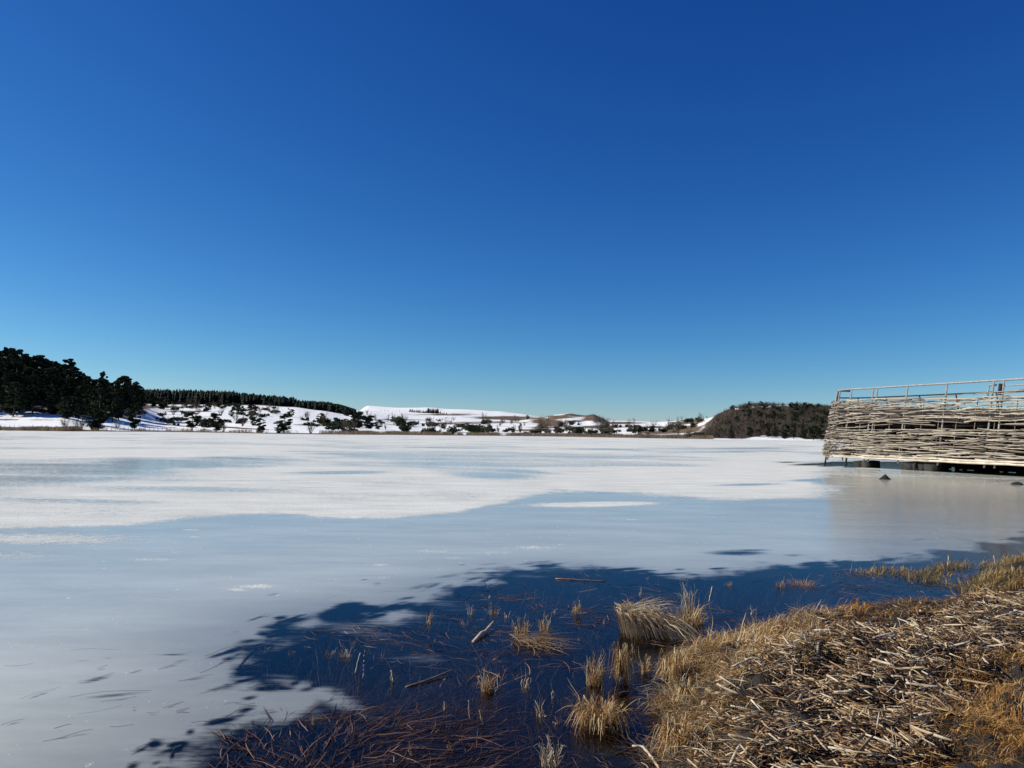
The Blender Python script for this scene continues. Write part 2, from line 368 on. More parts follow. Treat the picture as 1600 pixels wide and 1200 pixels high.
ice_c = n.mix(ThinShade, ice_c, n.mix(n.mr(tone, .3, .75), (.21, .22, .205), (.29, .30, .275)))  # darker tone for thin ice and for the painted shade
crust = n.mix(n.mr(n.math('ADD', n.math('MULTIPLY', n.noise(wide, 1.3, 6, .7), .4), n.math('MULTIPLY', n.noise(pos, 20, 4, .75), .6)), .34, .64), (.50, .50, .455), (.82, .815, .76))
base = n.mix(fr, ice_c, crust)
bmp = n('Bump', {'Height': n.noise(pos, 45, 4, .7), 'Strength': n.mr(fr, 0, 1, .05, .6), 'Distance': .02})
ice = n('BsdfPrincipled', {'Base Color': base, 'Roughness': n.mr(fr, 0, 1, .13, .75), 'IOR': 1.31, 'Specular IOR Level': n.mr(fr, 0, 1, .5, .05), 'Normal': bmp})
# clear, thin black ice / open water with faint ripples
rip = n.noise(n.map(pos, rot=(0, 0, rad(20)), scale=(1, 3.2, 1)), 7, 4, .6, 1.2)
b2 = n('Bump', {'Height': rip, 'Strength': .25, 'Distance': .003})
geo = n('NewGeometry'); cosi = n.math('ABSOLUTE', n('VectorMath', {0: geo.outputs['Incoming'], 1: geo.outputs['Normal']}, operation='DOT_PRODUCT').outputs['Value'])
fres = n.math('ADD', .02, n.math('MULTIPLY', .98, n.math('POWER', n.math('SUBTRACT', 1.0, cosi), 5.0)))
clear = n('MixShader', {0: fres, 1: n('BsdfTransparent', {'Color': (.50, .48, .46, 1)}), 2: n('BsdfGlossy', {'Color': (.64, .63, .62, 1), 'Roughness': .04, 'Normal': b2})})
setl(nt, n('MixShader', {0: mk, 1: clear, 2: ice}).outputs[0], out.inputs[0])
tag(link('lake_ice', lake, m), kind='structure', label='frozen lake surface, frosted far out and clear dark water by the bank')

# ============================================================ GROUND (bank, lake bed)
us = np.concatenate([np.linspace(-2600, -200, 60)[:-1], np.linspace(-200, 1800, 420), np.linspace(1800, 4600, 50)[1:]])
Ys = np.concatenate([np.linspace(.6, 3.0, 30)[:-1], np.geomspace(3.0, 14, 330)[:-1], np.geomspace(14, 640, 90)])
X, Y, F = fan(us, Ys)
gme = mesh_np('ground', np.stack([X, Y, ground_z(X, Y)], 1), [F], smooth_sh=True)
m, nt, out = newmat('shore_mud'); n = N(nt)
pos = n('TexCoord').outputs['Object']
z = n('SeparateXYZ', {0: pos}).outputs[2]
c = n.mix(n.mr(n.noise(pos, 9, 6), .35, .7), (.006, .0045, .0035), (.022, .015, .009))
c = n.mix(n.mr(z, -.12, .02), (.003, .0027, .003), c)
p = n('BsdfPrincipled', {'Base Color': c, 'Roughness': .8, 'Normal': n('Bump', {'Height': n.noise(pos, 60, 5), 'Strength': .8, 'Distance': .02})})
setl(nt, p.outputs[0], out.inputs[0])
tag(link('ground', gme, m), kind='structure', label='dark mud of the bank and shallow lake bed')
# ground behind the viewer, so that it goes on all round
bx = np.array([-120., 120.]); 
bv = np.array([(-120, .6, .1), (120, .6, .1), (120, -120, .3), (-120, -120, .3)])
# (the fan starts 0.6 m ahead; this sheet carries the meadow on behind it)
tag(link('meadow', mesh_np('meadow', bv, [np.array([[0, 3, 2, 1]])]), m), kind='structure')

# ============================================================ FAR LAND
PROF = {  # px column: shore distance, [(distance, px y of the ground there) ...]
 -900: (260, [(320, 665), (420, 620), (500, 590), (700, 600), (1200, 610)]),
 -300: (280, [(320, 662), (400, 640), (460, 600), (520, 585), (700, 600), (1200, 610)]),
 0: (300, [(330, 666), (380, 652), (430, 622), (500, 600), (700, 606), (1500, 640)]),
 100: (300, [(330, 666), (380, 652), (440, 628), (500, 614), (700, 618), (1500, 642)]),
 165: (330, [(360, 669), (400, 660), (450, 645), (510, 626), (600, 624), (900, 628)]),
 210: (350, [(375, 671), (420, 662), (480, 648), (540, 636), (640, 630), (900, 631)]),
 260: (360, [(390, 671), (480, 660), (600, 646), (750, 636), (900, 632.5), (1300, 634)]),
 330: (355, [(390, 672), (480, 661), (600, 648), (750, 637), (900, 632), (1300, 634)]),
 400: (330, [(370, 673), (480, 662), (650, 647), (800, 637), (900, 632), (1300, 635)]),
 460: (320, [(370, 675), (500, 664), (680, 650), (800, 640), (900, 635.5), (1300, 637)]),
 500: (310, [(370, 676), (520, 666), (700, 652), (850, 643), (950, 640), (1300, 641)]),
 550: (320, [(380, 677), (560, 669), (750, 656), (900, 649), (1050, 645), (2400, 642)]),
 575: (330, [(400, 677), (600, 669), (800, 660), (1200, 651), (2500, 640), (3500, 634)]),
 620: (345, [(430, 677.5), (650, 670), (1000, 661), (1500, 652), (2500, 642), (3500, 636.5)]),
 670: (355, [(450, 678.5), (700, 672), (1000, 665), (1500, 656), (2500, 645), (3500, 636.5)]),
 700: (365, [(450, 679), (700, 672), (1000, 666), (1500, 657), (2500, 646), (3500, 639)]),
 780: (390, [(450, 680.5), (700, 675), (1000, 669), (1500, 661), (2500, 652), (3500, 642.5)]),
 810: (395, [(450, 681), (700, 676), (1000, 670), (1500, 662), (2400, 654), (3500, 646)]),
 845: (395, [(450, 681), (700, 676), (1000, 671), (1500, 662), (2100, 653), (3500, 651)]),
 870: (392, [(450, 681.5), (700, 677), (1000, 672), (1500, 661), (2000, 648), (3500, 653)]),
 890: (390, [(450, 681.8), (700, 677), (1000, 672), (1500, 661), (2000, 646), (3500, 653)]),
 915: (380, [(450, 682), (700, 678), (1000, 672), (1500, 662), (2000, 649.5), (3500, 654)]),
 928: (375, [(450, 682), (700, 678), (1000, 672), (1500, 661), (2000, 647.5), (3500, 655)]),
 938: (370, [(450, 682.5), (700, 678), (1000, 673), (1500, 663), (2000, 652), (3500, 656)]),
 952: (365, [(450, 683), (700, 679), (1000, 674), (1500, 666), (2000, 659), (3500, 657.5)]),
 1030: (340, [(430, 683), (700, 677), (1000, 672), (1500, 667), (2500, 661.5), (3500, 659.5)]),
 1080: (332, [(400, 684), (550, 679), (750, 670), (1000, 662), (1500, 657), (3500, 656)]),
 1105: (330, [(380, 684.5), (480, 678), (600, 667), (800, 657), (1000, 654), (3500, 656)]),
 1125: (325, [(360, 685), (440, 674), (540, 658), (680, 646), (900, 650), (3500, 656)]),
 1145: (322, [(352, 685.5), (430, 671), (530, 652), (640, 638), (900, 645), (3500, 656)]),
 1170: (320, [(350, 685.5), (430, 669), (520, 648), (620, 633.5), (900, 640), (3500, 656)]),
 1200: (318, [(350, 686), (430, 669), (520, 648), (620, 632.5), (900, 640), (3500, 656)]),
 1250: (315, [(350, 686), (430, 669), (520, 648), (620, 632.5), (900, 640), (3500, 656)]),
 1300: (310, [(350, 686), (430, 670), (520, 652), (620, 637), (900, 642), (3500, 656)]),
 1600: (250, [(300, 690), (400, 676), (520, 658), (620, 644), (900, 650), (3500, 664)]),
 2400: (200, [(260, 690), (500, 664), (700, 655), (1200, 660)]),
 4000: (160, [(260, 700), (500, 670), (700, 660), (1200, 665)]),
}
PU = np.array(sorted(PROF))
DG = np.concatenate([np.geomspace(150, 620, 130), np.geomspace(630, 4200, 110), np.array([4600, 5400, 7000, 9000])])
TAB = []
for u in PU:
    s, pts = PROF[u]; h = horizon(u)
    d = [150, s - 8, s, s + 6]; zz = [-3.0, -.5, 0.02, .35]
    for D, py in pts: d.append(D); zz.append(CAM_Z + D * (h - py) / FPX)
    zl = zz[-1]; d += [4200, 9000]; zz += [zl * .95 if d[-3] < 3000 else zl * .9, zl * .5]
    TAB.append(np.interp(DG, d, zz))
TAB = np.array(TAB); SHORE = np.array([PROF[u][0] for u in PU], float)
def far_z(u, D):
    u = np.asarray(u, float); D = np.asarray(D, float)
    i = np.clip(np.searchsorted(PU, u) - 1, 0, len(PU) - 2); t = np.clip((u - PU[i]) / (PU[i + 1] - PU[i]), 0, 1)
    t = t * t * (3 - 2 * t) * .6 + t * .4
    j = np.clip(np.searchsorted(DG, D) - 1, 0, len(DG) - 2); s = np.clip((D - DG[j]) / (DG[j + 1] - DG[j]), 0, 1)
    z = (TAB[i, j] * (1 - t) + TAB[i + 1, j] * t) * (1 - s) + (TAB[i, j + 1] * (1 - t) + TAB[i + 1, j + 1] * t) * s
    S = np.interp(u, PU, SHORE); x = (u - 800) / FPX * D
    k = np.clip((D - S) / 60, 0, 1)
    z = z + k * ((fbm(x / 38, D / 38, 3) - .5) * 1.6 + (fbm(x / 160, D / 160 + 9, 3) - .5) * 3.0 * np.clip((D - S) / 500, 0, 1.6))
    return z
def shore(u): return np.interp(u, PU, SHORE)
def land_at(u, py):
    """nearest distance on this bearing where the far land rises to this height in view"""
    D = np.geomspace(float(shore(u)) + 2, 4100, 500); z = far_z(np.full(500, float(u)), D)
    y = horizon(u) - (z - CAM_Z) / D * FPX
    k = np.argmax(y <= py)
    if not (y <= py).any(): k = int(np.argmin(y))
    return D[k]
def stand(u, D):
    return np.array([(u - 800) / FPX * D, D, float(far_z(np.array([u]), np.array([D]))[0])])
us = np.concatenate([np.linspace(-3200, -200, 70)[:-1], np.linspace(-200, 1700, 640), np.linspace(1700, 5200, 60)[1:]])
Yf = np.concatenate([np.geomspace(150, 620, 120)[:-1], np.geomspace(620, 4200, 110), np.array([4600, 5400, 7000, 9000])])
U, D = np.meshgrid(us, Yf); X = (U - 800) / FPX * D; Z = far_z(U, D)
PXf, PYf = U, horizon(U) - (Z - CAM_Z) / D * FPX
nu, ny = len(us), len(Yf); i = (np.arange(ny - 1)[:, None] * nu + np.arange(nu - 1)[None]).ravel()
F = np.stack([i, i + 1, i + nu + 1, i + nu], 1)
BARE = [(858,660,22,6,-.15,1.2),(852,664,14,4,.3,1),(874,651.5,18,2.2,0,1.1),(915,648.5,22,2.2,.05,1.1),(932,652,14,5,.1,1.5),(940,655,12,4,.1,1.5),(895,647,15,1.2,.1,1),(795,653,42,2.6,0,1.0),(700,648,40,1.4,0,.7),(940,667,40,2.2,0,.9),(1020,668,36,1.6,0,.9),(970,661,35,1.5,0,.9),
        (1065,671,26,5,0,1.2),(1065,661,16,2,0,.8),(1082,657,16,4,0,1.0),(1030,676,40,2,0,.8),(300,643,40,1.5,0,.6),(250,636,60,2,0,.7),(880,666,16,1.6,0,.8),(900,658,16,1.2,0,.8),(805,655,10,2,0,1.1),(270,664,60,.9,-.12,.8),(360,668,60,1.2,-.06,.8),(520,664,50,1.2,0,.6),(620,656,40,1.0,0,.6),(700,662,60,1.2,0,.6),(760,660,60,1.0,0,.5),(840,672,40,1.6,0,.6)]
bare = blobs(PXf, PYf, BARE)
Sh = shore(U)
inn = D - Sh
right = smooth(1098, 1128, U + (PYf - 660) * .9) * (D < 1500)
right = right * (1 - blobs(PXf, PYf, [(1200,635.5,16,1.6,0,1.3),(1152,639,6,1.6,0,1.2),(1178,636,8,1.2,0,.9),(1225,634,18,1.2,0,1.2),(1245,639,18,1,0,.8),(1232,646,12,1,0,.8),(1222,642,14,.9,0,.8),(1200,681.5,14,1.6,0,1.5)])) * smooth(12, 38, inn - 26 * np.exp(-((U - 1215) / 52) ** 4))
strip = smooth(30, 18, inn) * np.maximum(smooth(480, 560, U) * smooth(1120, 1080, U), smooth(150, 60, U) * .9) 
strip = np.maximum(strip, smooth(14, 7, inn) * .8 * (U < 1110))
woods = smooth(250, 200, U - (PYf - 640) * -1.0) * smooth(75, 120, inn) * .75
wood2 = smooth(200, 230, U) * smooth(560, 540, U) * smooth(850, 900, D) * (D < 1800) * .9
bare = np.maximum.reduce([bare, right * 1.25, strip * 1.2, woods, wood2])
fme = mesh_np('hills', np.stack([X.ravel(), D.ravel(), Z.ravel()], 1), [F], attrs={'bare': bare.ravel(), 'scrub': (right).ravel()}, smooth_sh=True)
m, nt, out = newmat('snowy_hill'); n = N(nt)
pos = n('TexCoord').outputs['Object']
B = n('Attribute', attribute_name='bare').outputs['Fac']; Sb = n('Attribute', attribute_name='scrub').outputs['Fac']
w1 = n.noise(n.map(pos, rot=(0, 0, .1), scale=(.5, 1, 1)), .012, 7, .62, .6); w2 = n.noise(n.map(pos, scale=(.35, 1, 2)), .06, 6, .65); w3 = n.noise(pos, .5, 4, .6)
k = n.math('ADD', n.math('MULTIPLY', n.math('SUBTRACT', w1, .5), 1.5), n.math('ADD', n.math('MULTIPLY', n.math('SUBTRACT', w2, .5), 1.3), n.math('MULTIPLY', n.math('SUBTRACT', w3, .5), .5)))
k = n.mr(n.math('ADD', k, B), .21, .36)
grass = n.mix(n.mr(n.noise(pos, .08, 6), .35, .65), (.085, .058, .038), (.19, .135, .085))
brush = n.mix(n.mr(n.noise(pos, .15, 6), .35, .65), (.045, .034, .026), (.09, .066, .05))
grass = n.mix(n.mr(Sb, .05, .4), grass, brush)
c = n.mix(k, (.86, .86, .84), grass)
p = n('BsdfPrincipled', {'Base Color': c, 'Roughness': .9, 'Specular IOR Level': .1, 'Normal': n('Bump', {'Height': n.noise(pos, .25, 6), 'Strength': .5, 'Distance': 1.0})})
setl(nt, p.outputs[0], out.inputs[0])
tag(link('hills', fme, m), kind='structure', label='snow covered hills beyond the far shore')
# ============================================================ TREES
bark = mat_flat('bark', (.035, .026, .02), (.10, .07, .05), 3, .9)
def mat_leaf(name, a, b, transl=.1):
    m, nt, out = newmat(name); n = N(nt)
    oi = n('ObjectInfo').outputs['Random']; pos = n('TexCoord').outputs['Object']
    c = n.mix(n.mr(n.noise(pos, .9, 4), .35, .65), a, b)
    c = n('HueSaturation', {'Color': c, 'Value': n.mr(oi, 0, 1, .75, 1.3, 'LINEAR'), 'Hue': n.mr(n.math('FRACT', n.math('MULTIPLY', oi, 5.1)), 0, 1, .485, .515, 'LINEAR')}).outputs[0]
    p = n('BsdfPrincipled', {'Base Color': c, 'Roughness': .85, 'Specular IOR Level': .15})
    setl(nt, n('MixShader', {0: transl, 1: p, 2: n('BsdfTranslucent', {'Color': c})}).outputs[0], out.inputs[0])
    return m
pine_leaf = mat_leaf('pine_needles', (.016, .024, .013), (.04, .052, .024))
spruce_leaf = mat_leaf('spruce_needles', (.006, .011, .008), (.015, .023, .015))
twig_brown = mat_leaf('bare_twigs', (.05, .038, .028), (.115, .085, .06), .05)
def clump_cloud(centres, radii, n_each, size, seed, squash=.75, up=.25):
    """many small leaf-clump faces (pairs of crossed triangles) through ellipsoids"""
    r = np.random.default_rng(seed); C = []
    for c, ra, k in zip(centres, radii, n_each):
        d = norm(r.normal(size=(k, 3))); q = r.random(k) ** .45
        C.append(np.asarray(c) + d * q[:, None] * ra * np.array([1, 1, squash]))
    C = np.concatenate(C); m_ = len(C)
    a = norm(r.normal(size=(m_, 3)) * np.array([1, 1, .6])); b = norm(np.cross(a, r.normal(size=(m_, 3))))
    s = size * (.5 + r.random(m_))[:, None]
    V = np.stack([C - a * s, C + a * s + b * s * .3, C + b * s * 1.1, C - b * s * .9 + a * s * .2], 1).reshape(-1, 3)
    i = np.arange(m_) * 4
    return V, [np.stack([i, i + 1, i + 2], 1), np.stack([i, i + 3, i + 1], 1)], None
def limb(a, b, r0, r1, bend=.0, k=4, seed=0):
    r = np.random.default_rng(seed); t = np.linspace(0, 1, k)[:, None]
    P = np.asarray(a) * (1 - t) + np.asarray(b) * t + np.sin(t * np.pi) * r.normal(size=3) * bend
    return tubes(P[None], (r0 * (1 - t) + r1 * t).T, 5) + (None,)
def pine_mesh(seed, h=12, spread=3.2, low=.35, nl=13):
    r = np.random.default_rng(seed); cs, rs = [], []
    lean = r.normal(size=2) * .5
    for k in range(nl):
        f = low + (1 - low) * (k + r.random()) / nl
        w = spread * (1.05 - abs(f - .62) * 1.5) * (.45 + .55 * r.random()); a = r.random() * 6.28
        cs.append((math.cos(a) * w * .7 + lean[0] * f, math.sin(a) * w * .7 + lean[1] * f, h * f)); rs.append(spread * (.14 + .22 * r.random() ** 1.5) * (1.3 - f * .6))
    cs.append((lean[0], lean[1], h * .93)); rs.append(spread * .22); cs.append((lean[0] * 1.1, lean[1], h * 1.0)); rs.append(spread * .12)
    crown = merge([clump_cloud(cs, rs, [110] * len(cs), .27, seed, .5)])
    parts = [limb((0, 0, -.5), (lean[0], lean[1], h * .93), .22, .06, .25, 6, seed)]
    for k, c in enumerate(cs[::2]): parts.append(limb((lean[0] * c[2] / h, lean[1] * c[2] / h, c[2] - h * .06), c, .07, .02, .1, 3, seed + k))
    tr = merge(parts)
    return mesh_np('trunk', tr[0], tr[1]), mesh_np('crown', crown[0], crown[1])
def spruce_mesh(seed, h=14, w=2.4):
    r = np.random.default_rng(seed); V = []; cs, rs, ns = [], [], []
    for k in range(16):
        f = .1 + .88 * k / 15; rr = w * (1 - f) ** .85 * (.8 + .3 * r.random())
        for q in range(5):
            a = q * 1.256 + r.random(); cs.append((math.cos(a) * rr * .55, math.sin(a) * rr * .55, h * f)); rs.append(rr * .5 + .12); ns.append(int(7 + 10 * (1 - f)))
    cr = merge([clump_cloud(cs, rs, ns, .22, seed, .35)])
    t = limb((0, 0, -.5), (0, 0, h), .2, .03, 0, 5, seed)
    tr = merge([t])
    return mesh_np('trunk', tr[0], tr[1]), mesh_np('crown', cr[0], cr[1])
def bare_mesh(seed, h=5, w=3.0, n0=7, twigs=150):
    """leafless bush or tree: stems, branches and fine twigs"""
    r = np.random.default_rng(seed); parts = []; ends = []
    for k in range(n0):
        a = r.random() * 6.28; q = w * .5 * r.random() ** .5
        e = np.array([math.cos(a) * q, math.sin(a) * q, h * (.55 + .4 * r.random())])
        parts.append(limb((r.normal() * .15, r.normal() * .15, -.3), e, .07, .02, .15, 4, seed * 31 + k)); ends.append(e)
    st = merge(parts)
    E = np.array(ends)[r.integers(0, n0, twigs)] * r.uniform(.35, 1.0, (twigs, 1))
    dr = norm(r.normal(size=(twigs, 3)) + np.array([0, 0, .9])); L = r.uniform(.4, 1.0, (twigs, 1)) * w * .42
    Pm = np.stack([E, E + dr * L * .5 + r.normal(size=(twigs, 3)) * .05, E + dr * L + r.normal(size=(twigs, 3)) * .1], 1)
    tw = ribbons(Pm, np.array([[.06, .045, .02]]) * np.ones((twigs, 1)), norm(np.cross(dr, r.normal(size=(twigs, 3)))))
    return mesh_np('stems', st[0], st[1]), mesh_np('twigs', tw[0], [tw[1]])
def bush_mesh(seed, w=2.2):
    r = np.random.default_rng(seed); k = 7
    cs = [(r.normal() * w * .45, r.normal() * w * .45, w * (.15 + .45 * r.random())) for _ in range(k)]
    cr = merge([clump_cloud(cs, [w * (.3 + .2 * r.random()) for _ in range(k)], [60] * k, .2, seed, .8)])
    return mesh_np('crown', cr[0], cr[1])
PINES = [pine_mesh(s, 12, sp, lo, nl) for s, sp, lo, nl in ((1, 3.0, .25, 24), (2, 3.6, .2, 28), (3, 2.6, .3, 22), (4, 3.4, .25, 26), (5, 2.9, .35, 20), (6, 3.8, .10, 32), (12, 4.2, .06, 36))]
SPRUCE = [spruce_mesh(s, 12, w) for s, w in ((21, 2.2), (22, 2.7), (23, 1.8))]
BARES = [bare_mesh(s, 5, 3.2, 8, 190) for s in (31, 32, 33)]
BTREE = [bare_mesh(s, 9, 5.2, 9, 260) for s in (41, 42)]
BUSH = [bush_mesh(s) for s in (51, 52, 53)]
for a, b in PINES: a.materials.append(bark); b.materials.append(pine_leaf)
for a, b in SPRUCE: a.materials.append(bark); b.materials.append(spruce_leaf)
for a, b in BARES + BTREE: a.materials.append(bark); b.materials.append(twig_brown)
for b in BUSH: b.materials.append(pine_leaf)
def tree(kind, u, D, h, label, group=None, wide=1.0, name=None, dz=-.2, full=False):
    """h = height in metres; stands on the far land at bearing u, distance D"""
    lib, h0, nm, cat, pn = {'pine': (PINES, 12, 'pine_tree', 'tree', ('trunk', 'crown')), 'spruce': (SPRUCE, 12, 'spruce_tree', 'tree', ('trunk', 'crown')),
        'bare': (BARES, 5, 'bare_shrub', 'shrub', ('stems', 'twigs')), 'btree': (BTREE, 9, 'bare_tree', 'tree', ('trunk', 'twigs'))}[kind]
    k = random.choice((1, 5, 6, 5)) if full and kind == 'pine' else random.randrange(len(lib)); P = stand(u, D)
    e = bpy.data.objects.new(name or nm, None); COL.objects.link(e)
    e.location = (P[0], P[1], P[2] + dz); e.rotation_euler = (0, 0, random.uniform(0, 6.28)); s = h / h0
    e.scale = (s * wide, s * wide, s)
    for me, q in zip(lib[k], pn): link(q, me, None, e)
    return tag(e, label, cat, group)
def tree_px(kind, px, top, base, wpx, label, group=None, D=None, dz=-.2):
    D = D or land_at(px, base); h = (base - top) * D / FPX
    w0 = {'pine': 12 * .55, 'spruce': 12 * .4, 'bare': 4.6, 'btree': 7.6}[kind]; h0 = {'pine': 12, 'spruce': 12, 'bare': 5, 'btree': 9}[kind]
    wide = np.clip((wpx * D / FPX) / (w0 * h / h0), .5, 2.2)
    return tree(kind, px, D, h * 1.03, label, group, wide, None, dz, True)

# --- the wood on the left hillside
WM = [(0, 560, 'the upper end of the wood'), (45, 590, 'the high shoulder of the wood'), (95, 600, 'the middle of the wood'), (140, 610, 'the notch in the wood skyline'),
      (185, 615, 'the last rise of the wood'), (20, 640, 'the shaded snow below it'), (90, 650, 'the lakeside thicket'), (150, 650, 'the bushy lakeside pine'), (210, 640, 'the slender pine'), (-60, 600, 'the wooded slope above the shore')]
SM = [(303, 660, 'the broad shore pine'), (342, 662, 'the upright shore pine'), (397, 642, 'the larger hillside pine'), (446, 665, 'the dense dark shore pine'), (487, 668, 'the brown shore shrub'), (280, 650, 'the snow field under the spruce ridge'),
      (350, 636, 'the foot of the spruce ridge'), (500, 652, 'the pale leafless bush'), (545, 660, 'the dark bench cluster'), (600, 662, 'the thin leafless trees'), (628, 663, 'the central slope pine'), (672, 664, 'the low hedge'), (730, 666, 'the dark row above the reeds'),
      (810, 670, 'the slim dark shore tree'), (857, 661, 'the brown triangular patch'), (908, 674, 'the pointed spruce'), (945, 678, 'the brown thicket'), (930, 652, 'the dark knoll'), (1014, 676, 'the wide brown bush'), (1066, 671, 'the brown mound'), (670, 645, 'the spruce row on the white crest'), (780, 655, 'the long bare strip')]
RM = [(1143, 675, 'the wide shore conifer'), (1145, 638, 'the left shoulder pine'), (1172, 632, 'the first lone crest pine'), (1190, 632, 'the second lone crest pine'), (1200, 648, 'the dark trees halfway up'), (1227, 656, 'the small tree on the right face'), (1246, 633, 'the tallest crest tree'),
      (1211, 672, 'the pointed lakeside conifer'), (1255, 670, 'the tall narrow conifer'), (1175, 675, 'the pines above the snow strip'), (1290, 655, 'the wicker wall'), (1165, 655, 'the brown left flank')]
gw = 'pines crowded in the wood on the left hillside'
lw = 'dark pine crowded among the others in the wood on the left hillside'
sky_line = [(-260, 545), (-60, 540), (0, 540), (15, 541), (40, 552), (60, 551), (85, 567), (105, 563), (125, 578), (140, 588), (162, 592), (175, 598), (193, 590), (213, 600), (228, 612), (245, 620)]
sx = [a for a, b in sky_line]; sy = [b for a, b in sky_line]
cnt = 0
for row, (D0, D1, drop, step) in enumerate(((480, 540, 0, 10), (445, 480, 8, 10), (415, 445, 22, 11), (390, 415, 38, 12), (366, 388, 56, 17))):
    u = -250 + row * 5
    while u < 224 - row * 13:
        D = random.uniform(D0, D1); top = np.interp(u, sx, sy) + drop * (1 if u < 130 else .35) + random.uniform(-3, 6)
        z = stand(u, D)[2]; h = (CAM_Z + (horizon(u) - top) * D / FPX) - z
        if row == 4 and u < 90 and random.random() < .5: u += step; continue
        h = float(np.clip(h, 7, 24))
        tree('pine', u, D, h, ('tall' if h > 18 else 'low' if h < 11 else 'middling') + ' dark pine in the left wood, ' + where(u, top + 20, WM), gw, random.uniform(1.15, 1.6) * (12 / h) ** .35)
        u += step * random.uniform(.75, 1.2); cnt += 1
tree_px('pine', 162, 583, 628, 19, 'tall flat topped pine standing clear of the wood against the sky', D=500)
tree_px('pine', 18, 546, 622, 30, 'tallest pointed pine at the upper end of the left wood', D=430)
tree_px('pine', 196, 588, 632, 24, 'round headed pine on the last rise of the left wood', D=520)
tree_px('pine', 213, 598, 634, 24, 'pine closing the skyline of the left wood before the distant spruces')
